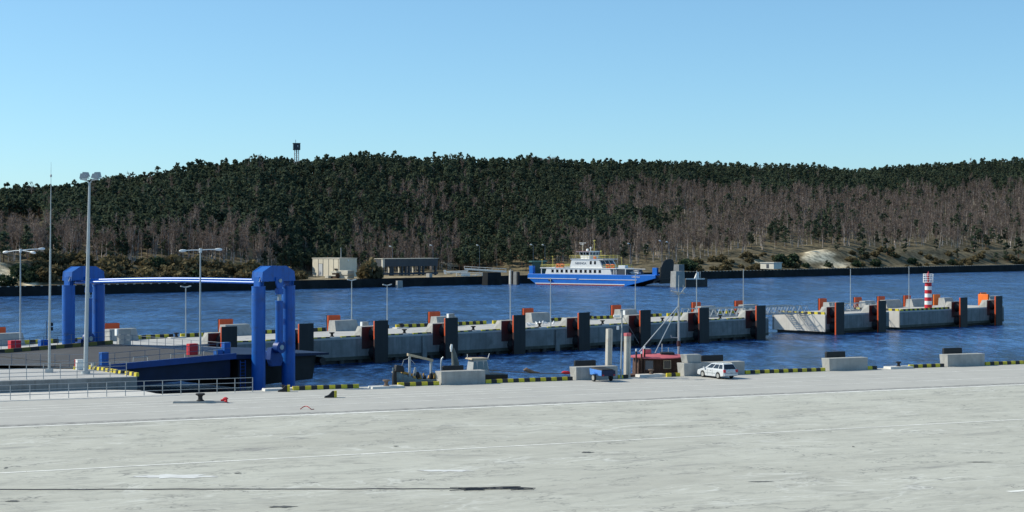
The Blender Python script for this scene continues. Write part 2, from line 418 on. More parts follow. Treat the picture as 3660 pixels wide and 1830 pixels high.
def block_thing(pa, pb, h, label, pad=None, tall=None, depth=1.25):
    u0, u1 = QU(pa,0), QU(pb,0)
    t = thing('concrete_block', label, 'concrete block', at_quay(u0,0), R(QA), 'concrete blocks along the quay edge')
    w_ = u1-u0; mb = MB()
    mb.hexa([(0,0,0),(w_,0,0),(w_,depth,0),(.0,depth,0),(-.02,.02,h),(w_,.02,h),(w_,depth,h),(-.16,depth,h)])
    mb.build('block', M['concrete'], t, .03)
    if tall:
        m2 = MB(); m2.hexa([(.55,.3,h),(tall,.3,h),(tall,depth,h),(.4,depth,h),(.45,.35,h+.82),(tall,.35,h+.82),(tall,depth,h+.82),(.2,depth,h+.82)])
        m2.build('upper_block', M['concrete'], t, .03)
    if pad:
        v = 1.55; x0 = QU(pad[0], v)-u0; x1 = QU(pad[1], v)-u0
        z1 = pad[2]
        p = MB(); p.hexa([(x0-.08,v+.2,-3),(x1-.08,v+.2,-3),(x1-.08,v+.8,-3),(x0-.08,v+.8,-3),(x0,v+.45,z1-.0),(x1,v+.45,z1),(x1,v+.8,z1),(x0,v+.8,z1)])
        p.build('fender_pad', M['black_panel'], t, .06)
    return t
block_thing(1578,1735,1.24,'long concrete block in front of the grey wheelhouse, black pad behind it',(1590,1664,1.62))
block_thing(2060,2208,1.24,'concrete block with the blue trailer parked against it',(2063,2138,1.72))
block_thing(2446,2662,1.28,'stepped concrete block with a raised left end, behind the white car',(2517,2594,1.85),tall=2.05)
block_thing(2965,3102,1.28,'concrete block with black pad, halfway between the white car and the right edge',(2963,3031,1.82))
block_thing(3388,3520,1.28,'rightmost concrete block on the quay edge, black pad behind it',(3384,3449,1.84))

def bollard_prof(s=1.0): return [(.30*s,0),(.30*s,.05*s),(.19*s,.12*s),(.17*s,.34*s),(.22*s,.42*s),(.36*s,.47*s),(.38*s,.56*s),(.33*s,.60*s),(.05*s,.62*s)]
def bollard_thing(loc, ang, slab, s, label, col='black', slab_mat='concrete_light', off=0.0, group='bollards on slabs'):
    t = thing('bollard', label, 'bollard', loc, R(ang), group)
    mb = MB(); a, b, h = slab
    mb.hexa([(-a/2-.05,-b/2,0),(a/2+.05,-b/2,0),(a/2+.05,b/2,0),(-a/2-.05,b/2,0),(-a/2,-b/2+.06,h),(a/2,-b/2+.06,h),(a/2,b/2,h),(-a/2,b/2,h)])
    mb.build('slab', M[slab_mat], t)
    m2 = MB(); m2.lathe([(r, z+h) for r, z in bollard_prof(s)], 16, (off,0)); m2.build('post', M[col], t)
    return t
M['bollard_brown'] = mat('rusty brown bollard', (.16,.11,.08), .6, var=.3, scale=3)
p = G(1380,1388); bollard_thing((p[0],p[1]+.3,0), QA, (3.0,1.3,.2), .92, 'brown bollard on a pale slab left of the wrecked boat', 'bollard_brown')
p = G(3214,1318); bollard_thing((p[0],p[1]+.3,0), QA, (2.8,1.3,.24), .8, 'small black bollard on a low slab near the right edge')
p = G(2328,1347); bollard_thing((p[0],p[1]+.3,0), QA, (2.8,1.2,.25), .8, 'dark bollard on a pale slab in front of the wooden cabin', 'bollard_brown')
p = G(993,1397); bollard_thing((p[0],p[1]+.5,0), QA, (2.7,1.1,.2), .45, 'low bollard on a slab at the foot of the nearer blue tower', off=.4)
p = G(716,1440); bollard_thing((p[0],p[1],0), QA-19, (4.3,.7,.16), 1.05, 'black mushroom bollard on a long narrow slab lying out on the quay', off=.0, slab_mat='concrete')

def wedge_thing(px, py, label, sc=1.0, rz=6):
    p = G(px, py); t = thing('wheel_chock', label, 'chock', (*p,0), R(rz), 'wedge chocks on the quay')
    a = MB(); a.side([(-.55*sc,0),(.30*sc,0),(.30*sc,.56*sc),(.12*sc,.55*sc),(-.2*sc,.22*sc),(-.5*sc,.12*sc)], -.24, .24); a.build('wedge', M['black'], t, .02)
    b = MB(); b.box(.30*sc+.003,.52*sc,-.25,.25,0,.58*sc); b.build('end_plate', M['yellow'], t, .015)
    return t
wedge_thing(1182,1421,'black wedge chock with yellow end lying out on the open quay')
wedge_thing(1015,1400,'black wedge chock with yellow end beside the foot of the blue tower')

p = G(806,1440)
t = thing('hydrant', 'red valve stub at the end of the long bollard slab', 'hydrant', (*p,.0), R(5))
mb = MB(); mb.lathe([(.16,0),(.16,.3),(.22,.32),(.22,.38),(.12,.46),(.03,.48)],12); mb.build('body', M['red'], t)
mb = MB(); mb.cyl((-.1,0,.25),(-.38,0,.2),.1,.1,10); mb.cyl((0,-.1,.2),(.1,-.32,.18),.1,.1,10); mb.build('outlet', M['red'], t)
p = G(1108,1463)
mb = MB(); pts = [(p[0]-.75+.09*i, p[1]+.25*math.sin(i*.5)-.1, .03+max(0,.22*math.sin(math.pi*i/10) if i<10 else 0)) for i in range(20)]
mb.tube(pts[:13], .035, 6); o = mb.build('hose', M['hose_red']); tag(o, 'short red hose lying in an arc on the bare quay', 'hose')
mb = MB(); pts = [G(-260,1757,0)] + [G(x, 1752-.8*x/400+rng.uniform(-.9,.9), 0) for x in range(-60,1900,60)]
mb.tube([(a,b,.035) for a,b in pts], .026, 6); o = mb.build('cable_shadow', M['cable_shadow']); tag(o, 'thin dark tube laid as a straight cable shadow across the foreground concrete', 'cable_shadow')  # thin tube added to draw the cast shadow of a cable
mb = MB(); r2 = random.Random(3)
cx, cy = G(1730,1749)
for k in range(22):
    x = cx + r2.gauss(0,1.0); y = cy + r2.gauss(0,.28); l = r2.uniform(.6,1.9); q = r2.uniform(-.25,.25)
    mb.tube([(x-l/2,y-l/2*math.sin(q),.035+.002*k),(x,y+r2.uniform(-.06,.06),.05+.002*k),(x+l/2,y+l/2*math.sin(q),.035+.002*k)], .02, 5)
o = mb.build('shadow_blob', M['cable_shadow']); tag(o, 'loose dark strands laid as the shadow blob at the end of the cable shadow', 'cable_shadow')  # strands added to draw the soft shadow blob on the concrete

# ------------------------------------------------------------------ railings
def railing_thing(name, pts, z, n, h, rails, label, m='rail', rp=.035, rr=.03, parent=None, group=None):
    """pts: list of two (x,y) ends; posts are parts of the railing"""
    a, b = Vector((*pts[0], z if not isinstance(z, tuple) else z[0])), Vector((*pts[1], z if not isinstance(z, tuple) else z[1]))
    if parent is None: t = thing(name, label, 'railing', tuple(a), 0, group); o = a
    else: t = parent; o = Vector((0,0,0))
    mb = MB()
    for q in rails: mb.tube([a-o+Vector((0,0,h*q)), b-o+Vector((0,0,h*q))], rr, 6)
    rl = mb.build('rail' if parent is None else 'railing', M[m], t)
    tgt = t if parent is None else rl
    pm = MB(); pm.cyl((0,0,0),(0,0,h),rp,rp,6); first = None
    for i in range(n+1):
        q = a.lerp(b, i/n)
        if first is None: first = pm.build('post', M[m], tgt); c = first
        else: c = first.copy(); COL.objects.link(c); c.parent = tgt
        c.location = q-o
    return t
railing_thing('railing', [G(-105,1436), G(903,1401)], 0, 15, 1.27, (1,.66,.33), 'long grey three-bar railing along the quay edge left of the blue tower')
railing_thing('railing', [G(-90,1362,1.05), G(452,1346,1.05)], 1.05, 9, 1.35, (1,.72,.45,.2), 'grey four-bar railing along the front of the raised platform')
railing_thing('railing', [G(-60,1309,1.1), G(300,1316,1.1)], 1.2, 7, 1.2, (1,.5), 'thin dark railing between the platform and the asphalt approach', 'rail_dark', .028,.022)

# platform end kerb, cabinets, post
a, b = G(316,1319,1.05), G(486,1346,1.05)
ang = math.degrees(math.atan2(b[1]-a[1], b[0]-a[0])); Ln = math.dist(a,b)
Pp, Pu = frame(a, ang)
kerb_thing('striped_kerb', 0, Ln*.5, Pp, ang, 'bright yellow and black kerb at the right end of the raised platform, upper half', 'platform kerbs', h=.34, v=0, z=1.056, seg=.5)
kerb_thing('striped_kerb', Ln*.53, Ln*.73, Pp, ang, 'bright yellow and black kerb at the right end of the raised platform, middle piece', 'platform kerbs', h=.34, v=0, z=1.056, seg=.5)
kerb_thing('striped_kerb', Ln*.77, Ln, Pp, ang, 'bright yellow and black kerb at the right end of the raised platform, lower corner', 'platform kerbs', h=.34, v=0, z=1.056, seg=.5)
def cabinet(px, py, z, w_, dp, h, m, label, rz=LA, name='cabinet', cat='cabinet', roof=True):
    p = G(px, py, z); t = thing(name, label, cat, (*p, z), R(rz))
    mb = MB(); mb.box(-w_/2,w_/2,-dp/2,dp/2,.0,h); mb.build('body', M[m], t, .02)
    if roof:
        mb = MB(); mb.box(-w_/2-.03,w_/2+.03,-dp/2-.03,dp/2+.03,h+.002,h+.05); mb.build('lid', M[m], t)
    mb = MB(); mb.box(-w_/2+.06,w_/2-.06,-dp/2-.012,-dp/2-.002,.08,h-.06); mb.build('door', M[m], t)
    return t
cabinet(284,1322,1.056,.62,.4,.95,'white','white electrical cabinet at the foot of the tall floodlight mast')
cabinet(333,1320,1.056,.34,.3,.6,'grey_paint','small grey cabinet just right of the tall floodlight mast')
p = G(270,1320,1.056); t = thing('marker_post','short red marker post left of the white cabinet','post',(*p,1.056))
mb = MB(); mb.cyl((0,0,0),(0,0,.95),.09,.09,10); mb.build('shaft', M['red'], t)
mb = MB(); mb.cyl((0,0,-.0),(0,0,.28),.2,.2,10); mb.build('base', M['yellow'], t)

# ------------------------------------------------------------------ linkspan (ro-ro ramp)
ls = thing('ferry_ramp', 'wide asphalt covered ferry ramp with blue steel sides between the two blue lift towers', 'ramp', (*LO,0), R(LA))
def lz(x): return 1.3 + .5*min(x,15)/15 if x <= 15 else 1.8 - .028*(x-15)
mb = MB(); mb.hexa([(0,0.02,lz(0)-.25),(15,.02,lz(15)-.25),(15,24.5,lz(15)-.25),(0,24.5,lz(0)-.25),(0,0.02,lz(0)),(15,.02,lz(15)),(15,24.5,lz(15)),(0,24.5,lz(0))])
mb.build('roadway', M['asphalt'], ls)
mb = MB(); mb.hexa([(-.3,-.35,lz(0)-.45),(15.2,-.35,lz(15)-.45),(15.2,0,lz(15)-.45),(-.3,0,lz(0)-.45),(-.3,-.35,lz(0)+.14),(15.2,-.35,lz(15)+.14),(15.2,0,lz(15)+.14),(-.3,0,lz(0)+.14)])
mb.build('edge_beam', M['blue_dark'], ls)
for y in (.5, 8, 16, 23.4):
    mb = MB(); mb.hexa([(0,y,-.9),(15,y,-.5),(15,y+.6,-.5),(0,y+.6,-.9),(0,y,lz(0)-.26),(15,y,lz(15)-.26),(15,y+.6,lz(15)-.26),(0,y+.6,lz(0)-.26)])
    mb.build('girder', M['navy_shade'], ls)
mb = MB(); mb.hexa([(15.25,-.3,lz(15)-.5),(27,-.1,lz(27)-.22),(27,9.5,lz(27)-.22),(15.25,23.5,lz(15)-.5),(15.25,-.3,lz(15)-.02),(27,-.1,lz(27)),(27,9.5,lz(27)),(15.25,23.5,lz(15)-.02)])
mb.build('flap', M['navy_shade'], ls)
mb = MB(); mb.hexa([(16,.6,-1.7),(25.5,.8,-1.3),(25.5,9,-1.3),(16,20,-1.7),(16,.6,lz(15)-.52),(26,.8,lz(27)-.24),(26,9,lz(27)-.24),(16,20,lz(15)-.52)])
mb.cyl((26.4,.2,.62),(26.4,9.2,.62),.38,.38,12); mb.build('flap_support', M['hull_black'], ls)
M['dull_yellow'] = mat('dull yellow paint', (.17,.14,.035), .8, var=.3)  # darker, duller yellow for the ramp kerb
mb = MB(); kerb_bar(mb, 0, 14.9, 24.0, 24.4, 0, .4, 1.0, 0, lz); mb.build('kerb', [M['dull_yellow'], M['kerb_black']], ls)
def ramp_rail(p0, p1, n, h=1.1):
    railing_thing('railing', [p0[:2], p1[:2]], (p0[2], p1[2]), n, h, (1,.5), None, 'rail_dark', .03, .024, ls)
ramp_rail((0,.1,lz(0)+.1),(14.8,.1,lz(15)+.1),9); ramp_rail((0,24.2,lz(0)+.3),(14.8,24.2,lz(15)+.3),9)
ramp_rail((15.1,1.2,lz(15)),(15.1,23.5,lz(15)),13)
for x in (4.0,8.2,12):   # folded rests beside the road
    mb = MB(); mb.tube([(x,.7,lz(x)+.1),(x,.7,lz(x)+.5),(x+1.6,.7,lz(x)+.55),(x+1.6,.7,lz(x)+.1)], .05, 6); mb.build('hand_bar', M['rail'], ls)
mb = MB(); mb.tube([(15.3,-.9,1.2),(15.3,-.9,-1.9)], .05, 6); mb.tube([(15.9,-.9,1.2),(15.9,-.9,-1.9)], .05, 6)
for k in range(9): mb.tube([(15.3,-.9,1.0-k*.33),(15.9,-.9,1.0-k*.33)], .03, 5)
mb.build('ladder', M['blue_dark'], ls)
# boxes that stand on or beside the ramp
def on_ramp(px, x_guess_v, h=0): u = LU(px, x_guess_v); return (*L(u, x_guess_v), lz(max(u,0))+.02)
def box_on(px, v, w_, h, m, label, name='control_box', cat='box', dp=.6, legs=.0):
    p = on_ramp(px, v); t = thing(name, label, cat, p, R(LA))
    mb = MB(); mb.box(-w_/2,w_/2,-dp/2,dp/2,legs,legs+h); mb.build('body', M[m], t, .03)
    mb = MB(); mb.box(-w_/2+.08,w_/2-.08,-dp/2-.02,-dp/2-.002,legs+.1,legs+h-.1); mb.build('door', M[m], t)
    return t
box_on(371,.9,.75,1.25,'blue','blue control cabinet at the shore end of the ramp beside the floodlight mast')
box_on(687,1.0,1.0,1.15,'red','red box beside the ramp railing left of the double lamp post',legs=.2)
box_on(808,.9,.75,1.2,'blue','blue control cabinet on the ramp edge just left of the nearer tower')
box_on(780,1.0,.8,.5,'blue','low blue box on the ramp edge beside the blue control cabinet')
p = J(JU(52,2),2); t = thing('control_box','red box standing at the far left beside the lamp post','box',(*p,.92),R(JA))
mb = MB(); mb.box(-.62,.62,-.4,.4,0,1.25); mb.build('body', M['red'], t, .03); mb = MB(); mb.box(-.5,.5,-.43,-.402,.1,1.1); mb.build('door', M['red'], t)
p = J(JU(157,.5),.5); t = thing('control_box','blue control cabinet left of the farther tower','box',(*p,.92),R(JA))
mb = MB(); mb.box(-.55,.55,-.4,.4,0,1.3); mb.build('body', M['blue'], t, .03); mb = MB(); mb.box(-.45,.45,-.43,-.402,.1,1.2); mb.build('door', M['blue'], t)
p = J(JU(173,-.2),.3); t = thing('signal_post','thin post with dark signal lamps left of the farther tower','signal',(*p,.92),R(JA))
mb = MB(); mb.cyl((0,0,0),(0,0,3.4),.05); mb.build('pole', M['rail_dark'], t)
for k in range(2):
    mb = MB(); mb.box(.25,.75,-.15,.15,2.3+k*.5,2.7+k*.5); mb.build('signal_lamp', M['black'], t)

# ------------------------------------------------------------------ lift towers
def tower(c, ang, half, ztop, label, zlow=-3.0, cyl_len=True):
    t = thing('lift_tower', label, 'tower', (*c,0), R(ang), 'blue lift towers of the ferry ramp')
    r = .70
    for s in (-1,1):
        mb = MB(); x = s*half
        mb.lathe([(r,zlow),(r,ztop-.06),(r+.02,ztop-.06),(r+.02,ztop),(.02,ztop)], 28, (x,0)); mb.build('pillar', M['blue'], t)
        mb = MB(); mb.box(x-.3,x+.3,-.4,.4,ztop+.002,ztop+.95)
        for k in (-.24,.0,.24): mb.box(x+k-.03,x+k+.03,-.52,-.402,ztop+.003,ztop+.9)
        mb.build('neck', M['blue'], t)
    zc = ztop+.5; e = half+.24
    for y0,y1 in ((-.78,-.66),(.66,.78)):
        mb = MB(); mb.side([(-e,zc),(-e+.12,zc+.98),(-e+1.25,zc+1.56),(e-1.25,zc+1.56),(e-.12,zc+.98),(e,zc)], y0, y1); mb.build('cap_plate', M['blue'], t)
    mb = MB()
    top = [(-e+.02,zc+.0),(-e+.14,zc+.96),(-e+1.27,zc+1.52),(e-1.27,zc+1.52),(e-.14,zc+.96),(e-.02,zc)]
    mb.side(top, -.655, .655); mb.build('cap', M['blue'], t)
    mb = MB(); mb.side([(.5,zc+.4),(.5,zc-.2),(.3,zc-.75),(-.3,zc-.75),(-.5,zc-.2),(-.5,zc+.4)], -.95, -.79); mb.build('lug', M['blue'], t)
    mb = MB(); mb.cyl((0,-1.06,zc+.05),(0,-.96,zc+.05),.2,.2,16); mb.build('pin', M['steel'], t)
    yc = -.85
    mb = MB(); mb.box(-.33,.33,yc-.28,yc+.28,zc-1.35,zc-.76); mb.build('rod_head', M['blue'], t)
    mb = MB(); mb.cyl((0,yc,zc-1.36),(0,yc,zc-2.0),.17,.17,14); mb.build('piston_rod', M['steel'], t)
    zb = 2.9
    mb = MB(); mb.lathe([(.40,zb),(.40,zc-2.15),(.43,zc-2.15),(.43,zc-2.0),(.02,zc-2.0)], 20, (0,yc)); mb.build('lift_cylinder', M['blue'], t)
    mb = MB(); mb.cyl((0,yc-.36,zb-.45),(0,yc+.36,zb-.45),.62,.62,20); mb.build('eye', M['blue_dark'], t)
    mb = MB(); mb.cyl((0,yc-.42,zb-.45),(0,yc-.365,zb-.45),.26,.26,14); mb.build('eye_pin', M['steel'], t)
    mb = MB(); mb.side([(-.75,zb-.5),(.75,zb-.5),(.55,zb-1.0),(.9,zb-1.7),(.6,zb-2.4),(-.6,zb-2.4),(-.9,zb-1.7)], yc+.37, yc+.95); mb.box(-.8,.0,yc+.96,yc+2.6,zb-1.7,zb-.9); mb.build('bracket', M['blue_dark'], t)
    for k in (0,.26):
        mb = MB(); x = -half-.42+k
        mb.hexa([(x,-.525,ztop+.45),(x+.11,-.525,ztop+.45),(x+.11,-.51,ztop+.45),(x,-.51,ztop+.45),(x+.2,-.525,ztop+.93),(x+.31,-.525,ztop+.93),(x+.31,-.51,ztop+.93),(x+.2,-.51,ztop+.93)])
        mb.build('glint_bar', M['white'], t)  # white bars added: sun glint on the neck put into paint
    return t
TA = 40.0
n1, n2 = (XD(924,171.0),171.0), (XD(1031,174.2),174.2)
f1, f2 = (XD(245,186.4),186.4), (XD(352,189.8),189.8)
cn = ((n1[0]+n2[0])/2,(n1[1]+n2[1])/2); cf = ((f1[0]+f2[0])/2,(f1[1]+f2[1])/2)
an = math.degrees(math.atan2(n2[1]-n1[1],n2[0]-n1[0])); af = math.degrees(math.atan2(f2[1]-f1[1],f2[0]-f1[0]))
tower(cn, an, math.dist(n1,n2)/2, 8.72, 'nearer blue lift tower of two pillars with angular cap, standing at the quay edge')
tower(cf, af, math.dist(f1,f2)/2, 8.45, 'farther blue lift tower of two pillars with angular cap, at the left behind the masts')
# two pipes from cap to cap
for k, (dz, off, lab) in enumerate(((-.02,-.35,'front glossy blue pipe spanning the gap between the two lift tower caps'),(.22,.45,'rear glossy blue pipe spanning the gap between the two lift tower caps'))):
    a = Vector((cn[0]-.9+off*.7, cn[1]+off*.7, ZD(1010,172)+dz)); b = Vector((cf[0]-.6+off*.7, cf[1]+off*.7, ZD(1009,188)+dz))
    mb = MB(); pts = [a.lerp(b,i/24)+Vector((0,0,.16*math.sin(math.pi*i/24)**1.3)) for i in range(25)]
    mb.tube(pts, .15, 16); o = mb.build('cross_pipe', M['blue_gloss']); tag(o, lab, 'pipe', 'blue pipes between the lift towers')

# ------------------------------------------------------------------ tall masts and lamp posts on the left
p = G(176,1332,1.05); t = thing('lightning_mast','very tall slim tapering mast without lamps on the raised platform','mast',(*p,1.055))
mb = MB(); mb.cyl((0,0,0),(.1,0,11.5),.13,.085,12); mb.cyl((.1,0,11.5),(.16,0,17.6),.06,.03,10); mb.build('pole', M['steel'], t)
mb = MB(); mb.box(-.3,.3,-.3,.3,0,.35); mb.build('base', M['steel'], t)
mb = MB(); mb.lathe([(.02,18.2),(.10,18.26),(.10,18.42),(.02,18.5)],10,(.16,0)); mb.cyl((.16,0,17.6),(.17,0,19.6),.02,.012,6); mb.build('finial', M['steel'], t)
p = G(306,1336,1.05); t = thing('floodlight_mast','tall thick mast with four floodlights in a V, beside the white cabinet','mast',(*p,1.055))
dx = XD(320,p[1])-p[0]; zt = ZD(652,p[1])-1.055
mb = MB(); mb.lathe([(.42,0),(.42,.25),(.21,.3)],14); mb.ring([(0,0,.3),(dx*.6,0,zt*.6),(dx,0,zt)],[.21,.16,.10],14); mb.build('pole', M['steel'], t)
for s in (-1,1):
    mb = MB(); mb.tube([(dx,0,zt-.1),(dx+s*.2,0,zt+.18),(dx+s*.72,-.1,zt+.28)], .06, 8); mb.build('bracket', M['steel'], t)
    for y in (-.05,.75):
        mb = MB(); mb.hexa([(dx+s*.2-.0,y-.3,zt+.42+y*.2),(dx+s*.86,y-.3,zt+.36+y*.2),(dx+s*.86,y+.3,zt+.36+y*.2),(dx+s*.2,y+.3,zt+.42+y*.2),(dx+s*.32,y-.22,zt+.82+y*.2),(dx+s*.78,y-.22,zt+.84+y*.2),(dx+s*.78,y+.22,zt+.84+y*.2),(dx+s*.32,y+.22,zt+.82+y*.2)] if s>0 else
            [(dx-.86,y-.3,zt+.36+y*.2),(dx-.2,y-.3,zt+.42+y*.2),(dx-.2,y+.3,zt+.42+y*.2),(dx-.86,y+.3,zt+.36+y*.2),(dx-.78,y-.22,zt+.84+y*.2),(dx-.32,y-.22,zt+.82+y*.2),(dx-.32,y+.22,zt+.82+y*.2),(dx-.78,y+.22,zt+.84+y*.2)])
        f = mb.build('floodlight', M['grey_paint'], t)
        mb = MB(); x0,x1 = (dx+s*.26, dx+s*.8); mb.box(min(x0,x1),max(x0,x1),y-.24,y+.24,zt+.24+y*.2,zt+.34+y*.2); mb.build('lens', M['lamp_glass'], f)
def lamp_post(base, zb, ztop, arms, label, r=.13, group=None, name='lamp_post', headsc=1.0):
    t = thing(name, label, 'lamp post', (*base, zb), 0, group)
    h = ztop-zb
    mb = MB(); mb.cyl((0,0,0),(0,0,h),r,r*.6,10); mb.build('pole', M['steel'], t)
    mb = MB(); mb.cyl((0,0,h-.3),(0,0,h+.12),r*1.25,r*1.25,10); mb.build('collar', M['white'], t)
    for (ax, ay, az) in arms:
        mb = MB(); mb.tube([(0,0,h-.05),(ax*.5,ay*.5,h+az*.5),(ax,ay,h+az)], .05, 8); mb.build('arm', M['white'], t)
        d = Vector((ax,ay,az)).normalized()*headsc; q = Vector((ax,ay,h+az))
        mb = MB(); mb.ring([q-d*.1,q+d*.1,q+d*.45,q+d*.75,q+d*.9],[.09*headsc,.17*headsc,.21*headsc,.17*headsc,.05*headsc],10); mb.build('lamp_head', M['white'], t)
    return t
d = 193.0; lamp_post((XD(73,d),d), .9, ZD(893,d), [(1.35,-.5,-.25),(-1.6,.5,-.22),(1.9,.9,.1)], 'lamp post with drooping twin heads at the far left of the ramp', headsc=.75, r=.11)
d = 169.5; lamp_post((XD(716,d),d), 1.9, ZD(892,d), [(-1.35,-.6,-.1),(1.45,.6,0)], 'lamp post with two wide spread heads rising from the near edge of the ramp', headsc=.75, r=.11)
# ------------------------------------------------------------------ jetty
DZ = .9
uL, uR = JU(-420,0), JU(2747,0)
jt = thing('jetty', 'long grey concrete jetty with striped kerbs running across the water', 'jetty', (*JO,0), R(JA))
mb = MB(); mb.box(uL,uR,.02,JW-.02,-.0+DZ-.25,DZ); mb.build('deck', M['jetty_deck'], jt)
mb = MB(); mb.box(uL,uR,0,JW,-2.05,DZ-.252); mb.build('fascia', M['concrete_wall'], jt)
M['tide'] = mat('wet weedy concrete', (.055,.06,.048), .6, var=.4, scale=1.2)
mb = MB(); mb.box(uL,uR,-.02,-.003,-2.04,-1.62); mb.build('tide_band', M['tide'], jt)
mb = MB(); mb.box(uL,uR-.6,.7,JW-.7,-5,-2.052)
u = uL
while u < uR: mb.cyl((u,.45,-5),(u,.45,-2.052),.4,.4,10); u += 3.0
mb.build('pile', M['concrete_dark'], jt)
def kerb_parts(parent, segs, v0, v1, h=.34, seg=.7, bright=False, z=DZ):
    for (a, b) in segs:
        mb = MB(); kerb_bar(mb, a, b, v0, v1, z, h, seg); mb.build('kerb', [M['yellow'], M['kerb_black']], parent)
front_px = [(795,845),(1071,1120),(1340,1387),(1591,1638),(1835,1880),(2068,2110),(2288,2328),(2497,2538),(2702,2740)]
front_u = [(JU(a,-1.6)+JU(b,-1.6))/2 for a, b in front_px]
back_px = [-12, 397, 805, 1191, 1550, 1885, 2200, 2486, 2639]
back_u = [JU(x, JW+1.5) for x in back_px]
joint = []
for i in range(len(front_u)-1):
    a, b = front_u[i]+2.2, front_u[i+1]-2.2
    m_ = a + (b-a)*.42
    joint.append(m_)
    kerb_parts(jt, [(a, m_-.5),(m_+1.3, b)], .05, .35, h=.16)
for i in range(len(back_u)-1):
    a, b = back_u[i]+2.6, back_u[i+1]-2.6
    if b-a < 1: continue
    kerb_parts(jt, [(a, a+(b-a)*.45),(a+(b-a)*.55, b)], JW-.4, JW-.08, h=.5, bright=True)
for u in [joint[i]+3 for i in range(0,len(joint),2)]:      # movement joints in the front wall
    mb = MB(); mb.box(u-.35,u+.35,-.28,-.003,-2.6,DZ-.3); mb.build('pilaster', M['concrete_wall'], jt)

def fender(u, side, label, P=J, v0=0.0, ang=JA, group=None, plate=True, wide=2.05, matp='orange', long_frame=False):
    """side -1 = front face (towards the quay), +1 = back face; local y points into the jetty"""
    p = P(u, v0); rz = R(ang) if side < 0 else R(ang+180)
    t = thing('jetty_fender', label, 'fender', (*p,0), rz, group)
    mb = MB(); sl = .45
    if side < 0: mb.hexa([(-wide,.03,DZ),(wide,.03,DZ),(wide,1.8,DZ),(-wide,1.8,DZ),(-wide+.05,.03,2.2),(wide,.03,2.2),(wide,1.25,2.2),(-wide+.3,1.25,2.2)])
    else: mb.hexa([(-wide,.03,DZ),(wide,.03,DZ),(wide,1.9,DZ),(-wide,1.9,DZ),(-wide,.03,2.35),(wide-.25,.03,2.35),(wide-.35,1.2,2.35),(-wide,1.2,2.35)])
    mb.build('buttress', M['concrete'], t, .03)
    if plate:
        mb = MB(); mb.box(-wide+.05,wide,-.04,.02,-.7,2.12); mb.build('red_bounce_plate', M['maroon'], t)  # added plate: red light bounced off the panel, put into its colour
        for z in (1.25,-1.25):
            mb = MB(); mb.ring([(0,-.05,z),(0,-.25,z),(0,-.7,z),(0,-1.18,z)],[.95,.9,.62,.58],20); mb.build('rubber_cone', M['black'], t)
    zl = .55 if side < 0 and P is J and v0 == 0 and not long_frame else -2.6
    mb = MB(); mb.box(-1.05,1.05,-1.5,-1.2,zl,2.95); mb.build('panel_frame', M[matp], t, .05)
    if zl > 0: mb = MB(); mb.box(-1.05,1.05,-1.5,-1.2,-2.6,zl-.003); mb.build('shaded_frame', M['maroon'], t, .05)  # lower part of the frame darkened: its shade is put into the red
    mb = MB(); mb.box(-1.10,1.10,-1.63,-1.502,-2.7,3.0); mb.build('facing', M['black_panel'], t, .03)
    return t
names = ['left of the nearer tower','right of the nearer tower','above the wrecked boat','behind the grey wheelhouse','above the floating log boom','left of the two pale steel piles','behind the pale steel piles and pole','right of the bipod mast','last before the gap in the jetty']
for i, u in enumerate(front_u):
    fender(u, -1, f'tall black front fender panel, {ORD[i]} from the left, {names[i]}', group='front fenders of the jetty')
for i, u in enumerate(back_u):
    w_ = 'cut by the left edge' if i == 0 else f'{ORD[i]} from the left'
    fender(u, 1, f'orange backed fender on the far side of the long jetty, {w_}', v0=JW, group='back fenders of the jetty', plate=False)

# mooring islands past the gap
def island(name, pxl, u1, label, W, stripe=None):
    u0 = JU(pxl, 0); t = thing(name, label, 'jetty', (*J(u0,0),0), R(JA), 'concrete mooring islands'); w_ = u1-u0
    mb = MB(); mb.box(.02,w_-.02,.02,W-.02,DZ-.25,DZ); mb.build('deck', M['jetty_deck'], t)
    mb = MB(); mb.box(0,w_,0,W,-2.05,DZ-.252); mb.build('fascia', M['concrete_wall'], t)
    mb = MB(); mb.box(.05,w_,-.02,-.003,-2.04,-1.62); mb.build('tide_band', M['tide'], t)
    mb = MB()
    k = 0
    while 0.12+2.2*(k+1) < W:
        mb.box(-.025,-.003,.1+2.2*k+.012,.1+2.2*(k+1)-.012,-2.0,DZ-.02); k += 1
    mb.build('end_cladding', M['concrete_light'], t)
    mb = MB(); mb.box(.5,w_-.5,.7,W-.7,-5,-2.052); mb.build('pile', M['concrete_dark'], t)
    # striped kerb along the sunny end
    vs = []; n_ = int((W-1.2)/.7); mb = MB(); fs = []
    for i in range(n_+1):
        y = .3+i*.7; vs += [(.05,y,DZ),(.1,y+.08,DZ+.4),(.35,y+.08,DZ+.4),(.35,y,DZ)]
    for i in range(n_):
        for k in range(4): j = (k+1)%4; mb.f.append((i*4+k,i*4+j,i*4+4+j,i*4+4+k)); mb.m.append(i%2); mb.s.append(False)
    mb.v = vs; mb.f += [(3,2,1,0),(4*n_,4*n_+1,4*n_+2,4*n_+3)]; mb.m += [0,0]; mb.s += [False,False]
    mb.build('kerb', [M['yellow'], M['kerb_black']], t)
    return t, u0
uA1 = JU(3178,0); tA, uA0 = island('mooring_island', 2951, uA1, 'smaller concrete mooring island with a broad sunlit end facing the jetty gap', 11.5)
uB1 = JU(3588,0); tB, uB0 = island('mooring_island', 3216, uB1, 'outer concrete mooring island that carries the striped light tower', 11.5)
def isl_fender(pa, pb, label, **kw):
    return fender((JU(pa,-1.6)+JU(pb,-1.6))/2, -1, label, group='front fenders of the mooring islands', wide=1.7, long_frame=True, **kw)
isl_fender(2986,3021,'black front fender panel with orange edge at the left corner of the smaller island')
isl_fender(3138,3170,'black front fender panel at the right end of the smaller island')
